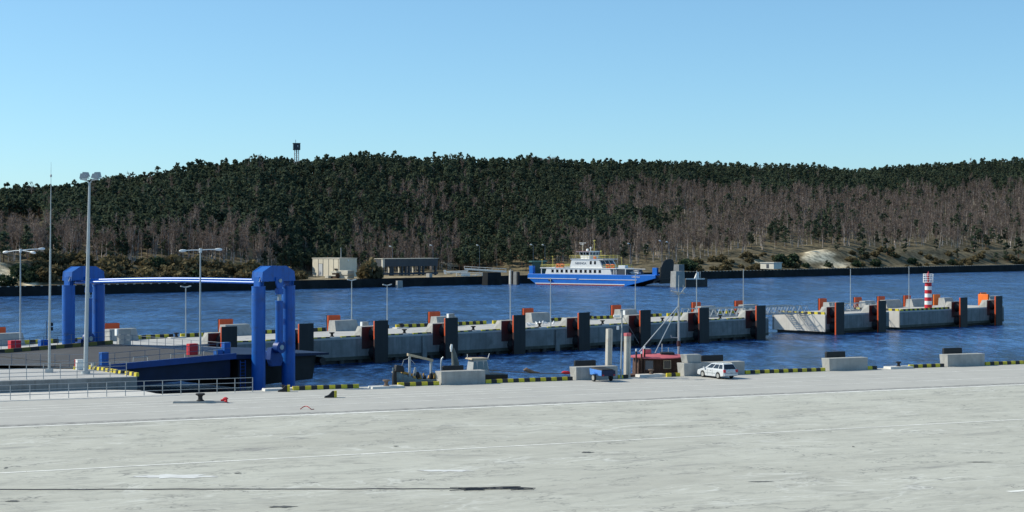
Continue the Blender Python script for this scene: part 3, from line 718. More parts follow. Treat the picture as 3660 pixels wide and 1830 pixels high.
isl_fender(3429,3463,'black front fender panel on the outer island, right of the striped light tower')
isl_fender(3553,3590,'rightmost black front fender panel at the tip of the outer island')
for x, s, c, wd in [(2938,'left one on the smaller island','orange',1.9),(3064,'right one on the smaller island','orange',1.7),(3147,'left one on the outer island','orange',2.6),(3240,'second from the left on the outer island','orange',2.6),(3345,'just right of the striped light tower','orange_bright',1.6),(3512,'bright one near the tip of the outer island','orange_bright',2.2)]:
    fender(JU(x,11.5+1.5), 1, 'orange backed far side fender, '+s, v0=11.5, group='back fenders of the mooring islands', plate=False, wide=wd, matp=c)
# fender on the very end, turned to the open water
P_ = J(uB1, 5.0); t = thing('jetty_fender','bright orange edged fender on the outer end of the outer island','fender',(*P_,0),R(JA+90),'end fenders')
mb = MB(); mb.box(-1.1,1.1,-1.0,-.7,-2.6,3.1); mb.build('panel_frame', M['orange_bright'], t, .05)
mb = MB(); mb.box(-1.15,1.15,-1.13,-1.002,-2.7,3.1); mb.build('facing', M['black_panel'], t, .03)
for z in (.3,-1.2):
    mb = MB(); mb.cyl((0,0,z),(0,-.69,z),.5,.5,14); mb.build('rubber_cone', M['black'], t)
# kerb on the front of the outer island
kerb_thing('striped_kerb', JU(3222,0), JU(3395,0), J, JA, 'yellow and black kerb along the front edge of the outer island below the light tower', 'kerbs on the mooring islands', h=.34, v=.05, z=DZ+.003, seg=.7)
# small cabinets on top of the jetty
for px, py, lab in ((1304,1163,'small pale cabinet on the jetty buttress above the wrecked boat'),(1612,1134,'small pale cabinet with white cap behind the fender over the grey wheelhouse'),(2240,1122,'small pale cabinet behind the radar pole')):
    v = 3.2; p = J(JU(px,v),v); t = thing('service_cabinet',lab,'cabinet',(*p,DZ+.003),R(JA),'service cabinets on the jetty')
    h = ZD(py-13, p[1])-DZ
    mb = MB(); mb.box(-.45,.45,-.25,.25,0,h); mb.build('body', M['concrete'], t, .03)
    mb = MB(); mb.box(-.62,-.47,-.2,.2,h-.7,h); mb.build('cap', M['white'], t)
p = J(JU(448,4),4); t = thing('service_cabinet','grey cabinet with pale wall beside it, right of the farther tower','cabinet',(*p,DZ+.003),R(JA),'service cabinets on the jetty')
mb = MB(); mb.box(-1.0,.6,-.3,.3,0,2.0); mb.build('body', M['concrete'], t, .03)
mb = MB(); mb.box(-1.25,-1.02,-.2,.3,1.2,2.0); mb.build('cap', M['white'], t)

# black bollards in the recesses of the front edge
first = None; k = 0
for i, jn in enumerate(joint):
    p = J(jn+.3,.75)
    lab = f'black bollard on a pale slab at the front edge of the jetty, between fender panels {i+1} and {i+2}'
    lab = f'black bollard at the front edge of the jetty, {ORD[i]} from the left'
    if first is None: first = bollard_thing((*p,DZ+.003), JA, (2.2,1.1,.12), .95, lab, slab_mat='concrete_light', group='bollards on the front edge of the jetty')
    else: copy_tree(first, (*p,DZ+.003), R(JA), lab)
for i, (px, v) in enumerate(((630,JW-1.1),(1433,JW-1.1),(2110,JW-1.1))):
    p = J(JU(px,v),v); copy_tree(first, (*p,DZ+.003), R(JA), f'black bollard at the far edge of the jetty, {ORD[i]} from the left', 'bollards on the far edge of the jetty')

# slim lamp poles
def slim(px, v, ytop, label, heads=True, r=.085):
    p = J(JU(px,v),v); zt = ZD(ytop,p[1]); t = thing('jetty_lamp', label, 'lamp post', (*p,DZ+.003), R(JA), 'slim lamp posts on the jetty'); h = zt-DZ
    mb = MB(); mb.cyl((0,0,0),(0,0,h),r,r*.65,8); mb.build('pole', M['steel'], t)
    if heads:
        for s in (-1,1):
            mb = MB(); mb.hexa([(s*.08-.0,-.1,h-.15),(s*.75,-.1,h-.02),(s*.75,.1,h-.02),(s*.08,.1,h-.15),(s*.08,-.1,h-.03),(s*.75,-.08,h+.12),(s*.75,.08,h+.12),(s*.08,.1,h-.03)]); mb.build('lamp_head', M['steel'], t)
    return t
for i, (px, v, yt) in enumerate([(664,JW-.9,1024),(1257,JW-.6,1000),(1384,7,1018),(1824,JW-2,962),(1968,3,992),(2271,JW-1,980),(2490,8,968),(2657,5,962),(3040,5,962)]):
    slim(px, v, yt, f'slim grey lamp pole on the jetty, {ORD[i]} from the left', heads=i in (0,1,2))
slim(3249,6,952,'slim grey lamp pole on the outer island left of the striped light tower', heads=False)

# striped light tower
v = 4.2; p = J(JU(3318,v),v); t = thing('light_tower','small red and white banded harbour light tower with white cage on top','light tower',(*p,DZ+.003))
h = ZD(1010,p[1])-DZ
for k in range(7):
    a, b = h*k/7, h*(k+1)/7
    mb = MB(); mb.lathe([(.70-.012*k,a+.001),(.69-.012*k,b)],20); mb.build('band', M['red' if k%2==0 else 'white'], t)
mb = MB(); mb.lathe([(.85,h),(.98,h+.05),(.98,h+.12)],20); mb.build('gallery', M['white'], t)
mb = MB()
for z in (.55,.95,1.35,1.6): mb.tube([(.93*math.cos(q*math.pi/10),.93*math.sin(q*math.pi/10),h+z) for q in range(21)], .04, 5)
for q in range(8): mb.cyl((.93*math.cos(q*.785),.93*math.sin(q*.785),h+.1),(.93*math.cos(q*.785),.93*math.sin(q*.785),h+1.62),.045,.045,5)
mb.build('cage', M['white'], t)
mb = MB(); mb.lathe([(.22,h+.12),(.22,h+1.2),(.3,h+1.22),(.3,h+1.55),(.1,h+1.8),(.05,h+2.1)],12); mb.build('lantern', M['red'], t)

# lattice gangways
def gangway(a, b, z0, z1, label, w_=1.5, hh=1.35):
    A, B = Vector((*a,z0)), Vector((*b,z1)); Ln = (B-A).length; ang = math.atan2(b[1]-a[1], b[0]-a[0])
    t = thing('gangway', label, 'gangway', tuple(A), ang, 'white lattice gangways'); sl = (z1-z0)/Ln
    Z = lambda x, h=0: sl*x+h
    n = max(4, round(Ln/1.5))
    for y in (-w_/2, w_/2):
        mb = MB(); mb.tube([(0,y,.08),(Ln,y,Z(Ln,.08))], .06, 6); mb.tube([(.6,y,Z(.6,hh)),(Ln-.6,y,Z(Ln-.6,hh))], .06, 6)
        for i in range(n):
            x0, x1 = Ln*i/n, Ln*(i+1)/n; xm = (x0+x1)/2
            mb.tube([(x0,y,Z(x0,.08)),(xm,y,Z(xm,hh))], .04, 5); mb.tube([(xm,y,Z(xm,hh)),(x1,y,Z(x1,.08))], .04, 5)
        mb.build('side_truss', M['steel'], t)
    mb = MB()
    for i in range(int(Ln/.28)): mb.box(i*.28,i*.28+.1,-w_/2+.05,w_/2-.05,Z(i*.28,.0),Z(i*.28,.05))
    mb.build('walkway', M['grey_paint'], t)
    return t
ga = J(JU(2545,9),9); gb = J(JU(2838,3.2),3.2); gb = J(uA0+.3, 5.0)
gangway(J(uR-9.5,6.4), J(uA0+1.2,5.0), DZ+.05, DZ+.05, 'long pale lattice gangway bridging the gap from the jetty to the smaller island')
gangway(J(uR-10.5,9.4), J(uA0+1.2,8.2), DZ+.05, DZ+.05, 'rear pale lattice gangway beside the long one across the gap')
gangway(J(uA1-7.5,6.5), J(uB0+1.2,6.0), DZ+.05, DZ+.05, 'pale lattice gangway from the smaller island to the outer island')

# gulls resting on the deck
gp = MB(); gp.ring([(-.32,0,.14),(-.2,0,.17),(-.05,0,.2),(.1,0,.22),(.17,0,.28),(.2,0,.36),(.25,0,.37),(.3,0,.355),(.37,0,.34)],[.012,.05,.105,.10,.06,.055,.055,.03,.008],10)
gp.tube([(.02,.04,.12),(.02,.04,0)],.012,5); gp.tube([(.02,-.04,.12),(.02,-.04,0)],.012,5)
first = None
for i, (px, v) in enumerate([(1890,3.0),(1897,4.6),(1903,3.7),(1921,5.2),(1930,6.0),(1941,5.5),(1950,6.4),(1978,5.0)]):
    p = J(JU(px,v),v); lab = 'white gull resting on the jetty deck in front of the fifth orange backed fender'
    if first is None: first = gp.build('gull', M['gull_white']); o = first
    else: o = first.copy(); COL.objects.link(o)
    o.location = (*p, DZ+.003); o.rotation_euler = (0,0,rng.uniform(0,6)); o.scale = (1.5,1.5,1.5)
    tag(o, lab, 'gull', 'gulls on the jetty deck')

# ------------------------------------------------------------------ boats behind the quay edge
def hull(mb, Ln, B, zb, prof, mi=0, n=14, keel=.75):
    """prof(x01)->(halfwidth factor, sheer z)"""
    rows = []
    for i in range(n+1):
        x = i/n; hw, sz = prof(x); hw *= B/2
        rows.append([(Ln*(x-.5), -hw, sz), (Ln*(x-.5), -hw*.85, zb+.2), (Ln*(x-.5), -hw*.4, zb), (Ln*(x-.5), hw*.4, zb), (Ln*(x-.5), hw*.85, zb+.2), (Ln*(x-.5), hw, sz)])
    vs = [p for r_ in rows for p in r_]; fs = []
    for i in range(n):
        for k in range(5): a = i*6+k; fs.append((a, a+6, a+7, a+1))
    fs += [tuple(range(5,-1,-1)), tuple(n*6+k for k in range(6))]
    for i in range(n): fs.append((i*6+5, i*6+11, i*6+6, i*6))
    mb.add(vs, fs, mi); return mb
# wrecked boat
pc = (*Q(QU(1506,2.6),2.6),.5)
wb = thing('wrecked_boat','rusty half scrapped boat with raised black bow and a bare frame','boat',pc,R(QA+180-2))
def wprof(x):
    return (math.sin(math.pi*min(1,(1.02-x)*1.15)/2)*.95+.05 if x > .4 else 1, -.1+ (max(0,x-.55)/.45)**1.6*1.15)
mb = MB(); hull(mb, 5.6, 2.3, -3.0, wprof, 0, 18); mb.build('hull', M['hull_grey'], wb)
mb = MB(); mb.ring([(2.55,0,-2.6),(2.62,0,.2),(2.55,0,.9)],[.3,.26,.22],10); mb.build('stem_post', M['hull_black'], wb)
mb = MB(); mb.hexa([(1.75,-.55,.62),(2.7,-.4,.68),(2.7,.4,.68),(1.75,.55,.62),(1.85,-.42,1.2),(2.55,-.3,1.32),(2.55,.3,1.32),(1.85,.42,1.2)]); mb.build('bow_casing', M['hull_black'], wb, .1)
mb = MB(); mb.tube([(2.72,-.35,.62),(2.5,-.52,.5),(2.2,-.6,.55),(2.1,-.62,.95),(1.85,-.6,1.05)], .09, 7); mb.hexa([(1.7,-.75,.75),(2.15,-.7,.85),(2.15,-.55,.85),(1.7,-.6,.75),(1.75,-.72,1.05),(2.1,-.68,1.12),(2.1,-.56,1.12),(1.75,-.6,1.05)]); mb.build('bow_rail', M['wood_light'], wb)
mb = MB(); mb.hexa([(.5,-1.12,.05),(1.75,-.95,.42),(1.75,-.4,.45),(.5,-.5,.1),(.5,-1.1,.28),(1.75,-.9,.68),(1.75,-.42,.7),(.5,-.5,.32)]); mb.build('gunwale', M['rust'], wb, .04)
for x in (1.15,-.95):
    mb = MB(); mb.box(x-.09,x+.09,-.1,.1,-.6,2.15 if x > 0 else 1.55); mb.build('frame_post', M['grey_paint'], wb)
mb = MB(); mb.hexa([(-1.1,-.22,1.52),(1.35,-.22,2.12),(1.35,.22,2.12),(-1.1,.22,1.52),(-1.1,-.2,1.74),(1.35,-.2,2.36),(1.35,.2,2.36),(-1.1,.2,1.74)]); mb.build('frame_beam', M['wood_light'], wb)
mb = MB(); mb.tube([(1.9,0,1.2),(1.75,.1,1.75),(1.2,.1,1.9),(.6,0,1.3)], .03, 5); mb.build('cable', M['grey_paint'], wb)
mb = MB(); r2 = random.Random(8)
for k in range(26):
    x = r2.uniform(-2.4,1.0); y = r2.uniform(-.8,.6); s = r2.uniform(.08,.28); z = .0 + r2.uniform(0,.35)
    mb = MB(); mb.hexa([(x-s,y-s,z-.3),(x+s,y-s*.6,z-.3),(x+s*.8,y+s,z-.3),(x-s,y+s*.7,z-.3),(x-s*.6,y-s*.4,z+s),(x+s*.5,y-s*.5,z+s*.8),(x+s*.4,y+s*.6,z+s*1.1),(x-s*.5,y+s*.5,z+s)]); mb.build('scrap_piece', M[r2.choice(('hull_black','rust','hull_grey','rust','grey_paint'))], wb)
mb = MB(); mb.cyl((.55,-.2,.2),(.55,-.2,.75),.16,.16,10); mb.cyl((.55,-.2,.75),(.55,-.2,1.0),.1,.1,10); mb.build('engine', M['grey_paint'], wb)
mb = MB(); mb.tube([(-2.0,-.1,-.1),(-1.98,-.1,1.4),(-2.05,-.1,1.75),(-2.2,-.1,1.9)], .075, 8); mb.build('exhaust_pipe', M['steel'], wb)
# workboat with wheelhouse
M['crane_grey'] = mat('dull grey green paint', (.10,.115,.11), .7, var=.25, scale=1.5)
pc = Q(QU(1668,2.6),2.6)
wk = thing('workboat','dark workboat with small grey wheelhouse behind a concrete block','boat',(*(Q(QU(1668,4.0),4.0)),0),R(QA+2))
mb = MB(); hull(mb, 7.5, 2.6, -3.1, lambda x: (math.sin(math.pi*min(1,x*1.6+.12)/2), .55+.3*(1-x)**2), 0, 14); mb.build('hull', M['hull_black'], wk)
mb = MB(); mb.hexa([(.25,-.8,.5),(2.1,-.8,.5),(2.1,.8,.5),(.25,.8,.5),(.45,-.65,2.0),(1.85,-.65,2.0),(1.85,.65,2.0),(.45,.65,2.0)]); wh = mb.build('wheelhouse', M['grey_paint'], wk, .04)
mb = MB(); mb.hexa([(.15,-.8,2.002),(2.1,-.8,2.002),(2.1,.8,2.002),(.15,.8,2.002),(.25,-.72,2.16),(1.95,-.72,2.13),(1.95,.72,2.13),(.25,.72,2.16)]); mb.build('roof', M['wood_light'], wh, .03)
for a, b in ((.42,.72),(.85,1.4),(1.52,1.84)):
    mb = MB(); mb.hexa([(a-.05,-.755,1.05),(b+.06,-.755,1.05),(b+.06,-.75,1.05),(a-.05,-.75,1.05),(a+.05,-.69,1.82),(b-.04,-.69,1.82),(b-.04,-.66,1.82),(a+.05,-.66,1.82)]); mb.build('window', M['glass_blue'], wh)
mb = MB(); mb.ring([(-1.2,0,.6),(-1.2,0,1.7),(-1.35,0,2.6),(-1.45,0,3.1)],[.42,.36,.24,.15],9); mb.ring([(-1.45,0,3.05),(-1.6,-.1,3.3),(-1.62,-.1,2.9)],[.12,.13,.08],7); mb.build('deck_crane', M['crane_grey'], wk)
mb = MB(); mb.ring([(-1.62,-.14,3.5),(-1.68,-.16,3.2),(-1.68,-.16,2.8)],[.1,.14,.08],8); mb.build('crane_hook', M['white'], wk)
mb = MB(); mb.box(-2.6,.2,-.7,.7,.5,1.0); mb.build('deckhouse', M['hull_black'], wk, .05)
mb = MB(); mb.tube([(.2,.3,2.0),(.2,.3,2.5)], .03, 5); mb.build('aerial', M['white'], wk)
mb = MB(); mb.tube([(2.0,-.5,2.1),(2.15,-.5,2.55)], .03, 5); mb.build('aerial', M['white'], wk)
# floating boom
a, b = Q(QU(1745,3.0),3.0), Q(QU(2046,2.2),2.2)
t = thing('log_boom','long thin brown floating boom with a dark lump and a red float','boom',(a[0],a[1],0))
za, zb_ = ZD(1322,a[1]), ZD(1336,b[1])
mb = MB(); A = Vector((0,0,za)); B = Vector((b[0]-a[0], b[1]-a[1], zb_)); mb.tube([A, A.lerp(B,.5)+Vector((0,0,-.12)), B], .035, 7); mb.build('boom_pole', M['bollard_brown'], t)
q = A.lerp(B,.46)
mb = MB(); mb.ring([q+Vector((-.35,0,.12)),q+Vector((-.1,0,.2)),q+Vector((.3,0,.05)),q+Vector((.7,0,-.05)),q+Vector((1.2,0,-.1))],[.1,.22,.17,.1,.06],9); mb.build('dark_lump', M['bollard_brown'], t)
q = A.lerp(B,.93); mb = MB(); mb.ring([q+Vector((-.5,0,.1)),q+Vector((-.3,0,.1)),q+Vector((.2,0,.08)),q+Vector((.4,0,.06))],[.05,.16,.16,.05],9); mb.build('float', M['red'], t)

# wooden cabin boat with red roof
pc = Q(QU(2352,4.3),4.3)
hb = thing('cabin_boat','old dark wooden cabin boat with curved red roof moored at the quay','boat',(*pc,0),R(QA-14))
mb = MB(); hull(mb, 6.4, 3.2, -3.0, lambda x: (min(1,.55+1.6*min(x,1-x)), -.05), 0, 12); mb.build('hull', M['wood'], hb)
mb = MB(); mb.hexa([(-2.35,-1.3,-.05),(2.5,-1.3,-.05),(2.5,1.3,-.05),(-2.35,1.3,-.05),(-2.3,-1.2,1.62),(2.45,-1.2,1.62),(2.45,1.2,1.62),(-2.3,1.2,1.62)])
cb = mb.build('cabin', M['wood'], hb)
mb = MB()
for k in range(22): mb.box(-2.3+k*.218,-2.3+k*.218+.03,-1.335,-1.30,-.05,1.55)
mb.build('batten', M['wood'], cb)
n = 20; vs = []; fs = []
for i in range(n+1):
    x = -2.95+5.9*i/n; hw = 1.95*math.sin(math.pi*(.06+.88*i/n))**.6
    for k in range(7):
        y = -hw+2*hw*k/6; vs.append((x, y, 1.68+.34*(1-(2*k/6-1)**2)*math.sin(math.pi*(.05+.9*i/n))+.1*(x/2.9)**2))
for i in range(n):
    for k in range(6): a_ = i*7+k; fs.append((a_,a_+7,a_+8,a_+1))
mb = MB(); mb.add(vs, fs, 0, True); mb.add([(x,y,z-.1) for x,y,z in vs], [f[::-1] for f in fs], 0)
edge = [i*7 for i in range(n+1)] + [i*7+6 for i in range(n,-1,-1)]
m_ = len(vs); mb.add([vs[i] for i in edge]+[(vs[i][0],vs[i][1],vs[i][2]-.1) for i in edge], [(k,len(edge)+k,len(edge)+(k+1)%len(edge),(k+1)%len(edge)) for k in range(len(edge))])
rf = mb.build('roof', M['roof_red'], hb)
mb = MB(); mb.box(-1.5,-.75,-.2,.4,1.9,2.45); mb.build('hatch_box', M['roof_red'], rf, .03)
mb = MB(); mb.box(-1.5,-.8,-.25,.45,2.455,2.5); mb.build('hatch_lid', M['grey_paint'], rf)
mb = MB(); mb.hexa([(.1,-.85,1.86),(1.5,-.85,1.86),(1.5,-.2,1.95),(.1,-.2,1.95),(.12,-.85,2.12),(1.48,-.85,2.12),(1.48,-.2,2.2),(.12,-.2,2.2)]); mb.build('roof_hatch', M['black'], rf)
mb = MB(); mb.box(.2,1.0,-1.345,-1.31,.55,1.42); wf = mb.build('window_frame', M['wood_light'], cb)
mb = MB(); mb.box(.28,.92,-1.36,-1.347,.63,1.34); mb.build('pane', M['glass'], wf)
mb = MB(); mb.box(-1.75,-.75,-1.345,-1.31,.3,1.5); wf = mb.build('window_frame', M['wood'], cb)
mb = MB(); mb.box(-1.65,-.85,-1.36,-1.347,.5,1.4); mb.build('pane', M['glass_blue'], wf)
for x, z in ((-2.6,2.6),(-2.05,2.35),(-1.75,2.85)):
    mb = MB(); mb.tube([(x,-1.35,-.2),(x+.02,-1.35,z-.25)], .09, 7); f = mb.build('mooring_post', M['wood'], hb)
    mb = MB(); mb.cyl((x+.02,-1.35,z-.249),(x+.02,-1.35,z),.1,.08,8); mb.build('post_cap', M['white'], f)
mb = MB(); mb.tube([(.35,-.3,2.0),(.35,-.3,3.0)], .05, 6); mb.tube([(1.0,-.3,2.0),(1.0,-.3,2.6)], .04, 6); mb.build('vent_pipe', M['grey_paint'], rf)
mb = MB(); mb.box(-2.3,2.5,-1.62,-1.34,-.02,.1); mb.build('rubbing_strake', M['wood'], hb)
# mast with struts and cross arms, standing on the cabin boat's far side
d = 171.0; mx = XD(2426,d); t = thing('signal_mast','tall thin mast with two long slanting struts and a splayed yard at the top','mast',(mx,d,0))
zb_ = -.3; zt = ZD(984,d); zs = ZD(1093,d)
mb = MB(); mb.ring([(0,0,zb_),(0,0,zs),(0,0,ZD(1062,d)),(-.0,0,zt)],[.13,.10,.07,.025],8); mb.build('pole', M['grey_paint'], t)
for px, py in ((2284,1258),(2341,1262)):
    d2 = 169.5; mb = MB(); mb.tube([(-.05,0,zs-.05),(XD(px,d2)-mx,d2-d,ZD(py,d2))], .055, 7); mb.build('strut', M['steel'], t)
zy = ZD(1056,d)
for dx_, dz_, th in ((-.75,.5,.045),(.7,.85,.05),(-.3,.45,.05),(.45,.45,.035)):
    mb = MB(); mb.tube([(0,0,zy),(dx_*1.0,-.2 if dx_<0 else .2,zy+dz_)], th, 6); mb.build('yard', M['steel'], t)
mb = MB(); mb.tube([(-.85,.1,ZD(1040,d)),(.65,-.1,ZD(1049,d))], .06, 6); mb.build('cross_yard', M['steel'], t)
for px, y0, y1 in ((2414,1035,1015),(2442,1048,1018)):
    mb = MB(); mb.tube([(XD(px,d)-mx,0,ZD(y0,d)),(XD(px,d)-mx,0,ZD(y1,d))], .02, 5); mb.build('aerial', M['steel'], t)
mb = MB(); mb.cyl((0,-.1,ZD(1236,d)),(0,-.1,ZD(1218,d)),.2,.2,8); mb.build('mast_box', M['maroon'], t)
mb = MB(); mb.tube([(0,0,ZD(1208,d)),(-.75,0,ZD(1206,d)),(-.8,0,ZD(1198,d))], .03, 5); mb.build('bracket', M['steel'], t)
# radar pole
d = 162.5; mx = XD(2220,d); t = thing('radar_pole','thin pole topped with a white radar scanner, between the two pale piles','mast',(mx,d,0))
mb = MB(); mb.ring([(-.02,0,0),(.1,0,ZD(1112,d))],[.09,.05],8); mb.build('pole', M['grey_paint'], t)
zr_ = ZD(1130,d)
mb = MB(); mb.box(-.75,-.1,-.25,.25,zr_-.12,zr_+.12); mb.build('radar_scanner', M['white'], t, .05)
mb = MB(); mb.tube([(-.5,0,zr_-.3),(.1,0,zr_-.25)], .06, 6); mb.build('bracket', M['steel'], t)
mb = MB(); mb.tube([(.12,0,zr_+.1),(1.9,2.5,ZD(1232,d))], .018, 5); mb.build('stay', M['rail_dark'], t)
mb = MB(); mb.box(-.42,-.2,-.12,.12,ZD(1178,d),ZD(1165,d)); mb.build('lamp_head', M['white'], t)
# steel spud piles
def spud(px, d, ytop, label, cap=None, lean=0.0):
    x = XD(px,d); zt = ZD(ytop,d); t = thing('steel_pile', label, 'pile', (x,d,0), R(28), 'pale steel piles behind the quay')
    s = .23; mb = MB()
    mb.hexa([(-s+lean,-s,-3),(s+lean,-s,-3),(s+lean,s,-3),(-s+lean,s,-3),(-s,-s,zt),(s,-s,zt),(s,s,zt),(-s,s,zt)]); mb.build('shaft', M['pile'], t)
    mb = MB(); mb.hexa([(s*.2+lean,-s-.05,-3),(s+lean+.02,-s-.05,-3),(s+lean+.02,-s-.005,-3),(s*.2+lean,-s-.005,-3),(s*.2,-s-.05,zt-.05),(s+.02,-s-.05,zt-.05),(s+.02,-s-.005,zt-.05),(s*.2,-s-.005,zt-.05)]); mb.build('flange', M['pile'], t)
    if cap: mb = MB(); mb.box(-s-.02,s+.02,-s-.07,s+.02,zt-.28,zt+.02); mb.build('cap', M[cap], t)
M['pile'] = mat('pale weathered pile', (.46,.43,.38), .7, var=.1, scale=1, grime=((.35,.27,.2),1.2,.5))
spud(2177,163.5,1175,'taller pale steel pile behind the blue trailer',None,-.2)
spud(2242,164.0,1191,'pale steel pile with rusty red band at its top, left of the wooden cabin','roof_red',-.1)

# ------------------------------------------------------------------ vehicles on the quay
def wheel_parts(t, x, y, r, w_, side):
    mb = MB(); mb.ring([(x,y-w_/2,r),(x,y-w_/2+.03,r),(x,y+w_/2-.03,r),(x,y+w_/2,r)],[r*.82,r,r,r*.82],22); wh = mb.build('wheel', M['tyre'], t)
    mb = MB(); yo = y+side*(w_/2+.004); mb.ring([(x,y+side*w_/2*.6,r),(x,yo,r)],[r*.68,r*.66],16); mb.build('rim', M['rim'], wh)
    return wh
def quad_on(mb, c, a0, a1, b0, b1, off, n=None):
    """bilinear patch on quad c (bl,br,tr,tl), pushed out by off"""
    c = [Vector(q) for q in c]
    nn = (c[1]-c[0]).cross(c[3]-c[0]).normalized()*off
    f = lambda a, b: (c[0].lerp(c[1],a)).lerp(c[3].lerp(c[2],a), b) + nn
    mb.add([f(a0,b0),f(a1,b0),f(a1,b1),f(a0,b1)], [(0,1,2,3)])
def make_estate(label, loc, rz):
    t = thing('parked_car', label, 'car', loc, rz)
    def arch(xc, r, n=8): return [(xc+r*math.cos(math.pi*(i/n)), .30+r*math.sin(math.pi*(i/n))) for i in range(n+1)]
    prof = [(-2.16,.32),(-2.2,.5),(-2.2,.68),(-2.14,.93),(1.02,.93),(1.5,.86),(1.95,.74),(2.12,.62),(2.18,.42),(2.12,.24)] + [(1.66,.22)] + arch(1.26,.37) + [(.85,.2),(-.85,.2)] + arch(-1.26,.37) + [(-1.66,.24)]
    mb = MB(); mb.side(prof, -.865, .865); body = mb.build('body', M['car_white'], t, .06)
    b = [(-2.12,-.80,.9),(1.12,-.80,.9),(1.12,.80,.9),(-2.12,.80,.9)]; u = [(-1.82,-.60,1.46),(.12,-.60,1.46),(.12,.60,1.46),(-1.82,.60,1.46)]
    mb = MB(); mb.hexa(b+u); cab = mb.build('cabin', M['car_white'], t, .05)
    S = {'r':[b[0],b[1],u[1],u[0]],'f':[b[1],b[2],u[2],u[1]],'l':[b[2],b[3],u[3],u[2]],'b':[b[3],b[0],u[0],u[3]]}
    for key, rows in (('r',((.05,.27),(.30,.56),(.60,.90))),('l',((.10,.40),(.44,.70),(.73,.95)))):
        for a0, a1 in rows:
            mb = MB(); quad_on(mb, S[key], a0, a1, .16, .86, .008); mb.build('side_window', M['glass'], cab)
    mb = MB(); quad_on(mb, S['b'], .06,.94,.10,.90,.008); mb.build('rear_window', M['glass'], cab)
    mb = MB(); quad_on(mb, S['f'], .05,.95,.08,.92,.008); mb.build('windscreen', M['glass'], cab)
    for y in (-.5,.5):
        mb = MB(); mb.tube([(-1.7,y,1.47),(-1.6,y,1.52),(-.1,y,1.52),(0,y,1.47)], .022, 6); mb.build('roof_rail', M['rim'], cab)
    for s in (-1,1):
        for x in (1.26,-1.26): wheel_parts(t, x, s*.76, .31, .2, s)
        mb = MB(); mb.box(-2.225,-2.10,s*.72-.13,s*.72+.13,.66,.92); mb.build('tail_lamp', M['red'], body)
        mb = MB(); mb.box(2.02,2.15,s*.62-.17,s*.62+.17,.56,.72); mb.build('headlamp', M['lamp_glass'], body, .03)
        mb = MB(); mb.box(.78,.95,s*.95-.09,s*.95+.09,.92,1.06); mb.build('mirror', M['car_white'], body, .03)
        for x in (-.1,.75): 
            mb = MB(); mb.box(x-.09,x+.09,s*.872-.012,s*.872+.012,.76,.79); mb.build('door_handle', M['black'], body)
        mb = MB(); mb.box(-.84,.84,s*.872-.012,s*.872+.012,.50,.56); mb.build('side_strip', M['grey_paint'], body)
        for x in (-.38,.42):
            mb = MB(); mb.box(x-.006,x+.006,s*.868-.006,s*.868+.006,.3,.9); mb.build('door_seam', M['black'], body)
    mb = MB(); mb.box(-2.28,-2.19,-.82,.82,.34,.56); mb.build('rear_bumper', M['car_white'], body, .04)
    mb = MB(); mb.box(-2.285,-2.15,-.8,.8,.56,.60); mb.build('bumper_strip', M['grey_paint'], body)
    mb = MB(); mb.box(-2.222,-2.20,-.27,.27,.68,.80); mb.build('number_plate', M['lamp_glass'], body)
    mb = MB(); mb.box(2.14,2.22,-.8,.8,.28,.5); mb.build('front_bumper', M['car_white'], body, .04)
    return t
car = make_estate('white estate car parked askew by the stepped concrete block', (20.0,163.6,0), R(119))
# blue box trailer
p = G(2128,1363.5); hd = R(116)
tr = thing('trailer','small blue box trailer parked against a concrete block','trailer',(p[0]+.68,p[1]+.34,0),hd)
mb = MB(); mb.hexa([(-.95,-.62,.5),(.95,-.62,.5),(.95,.62,.5),(-.95,.62,.5),(-1.0,-.64,.92),(1.0,-.64,.98),(1.0,.64,.98),(-1.0,.64,.92)]); tb = mb.build('box', M['trailer_blue'], tr, .02)
mb = MB(); mb.hexa([(-.93,-.58,.9),(.95,-.58,.97),(.95,.58,.97),(-.93,.58,.9),(-.9,-.5,1.0),(.85,-.5,1.12),(.85,.5,1.12),(-.9,.5,1.0)]); mb.build('load_cover', M['black'], tr, .03)
mb = MB(); mb.box(-1.03,-1.0,-.62,.62,.48,.93); mb.build('tailboard', M['navy_shade'], tb)  # unlit rear of the trailer: shade put into the dark navy
for s in (-1,1):
    wheel_parts(tr, 0, s*.78, .3, .17, s)
    mb = MB(); mb.hexa([(-.38,s*.78-.12,.62),(.38,s*.78-.12,.62),(.38,s*.78+.12,.62),(-.38,s*.78+.12,.62),(-.22,s*.78-.12,.72),(.22,s*.78-.12,.72),(.22,s*.78+.12,.72),(-.22,s*.78+.12,.72)]); mb.build('mudguard', M['trailer_blue'], tb)
    mb = MB(); mb.box(-1.055,-1.032,s*.5-.07,s*.5+.07,.52,.6); mb.build('tail_lamp', M['red'], tb)
mb = MB(); mb.tube([(.95,-.4,.45),(2.0,0,.42)], .04, 6); mb.tube([(.95,.4,.45),(2.0,0,.42)], .04, 6); mb.tube([(1.95,0,0),(1.95,0,.5)], .03, 6); mb.build('drawbar', M['rail_dark'], tr)
tr.scale = (1.18,1.18,1.18)
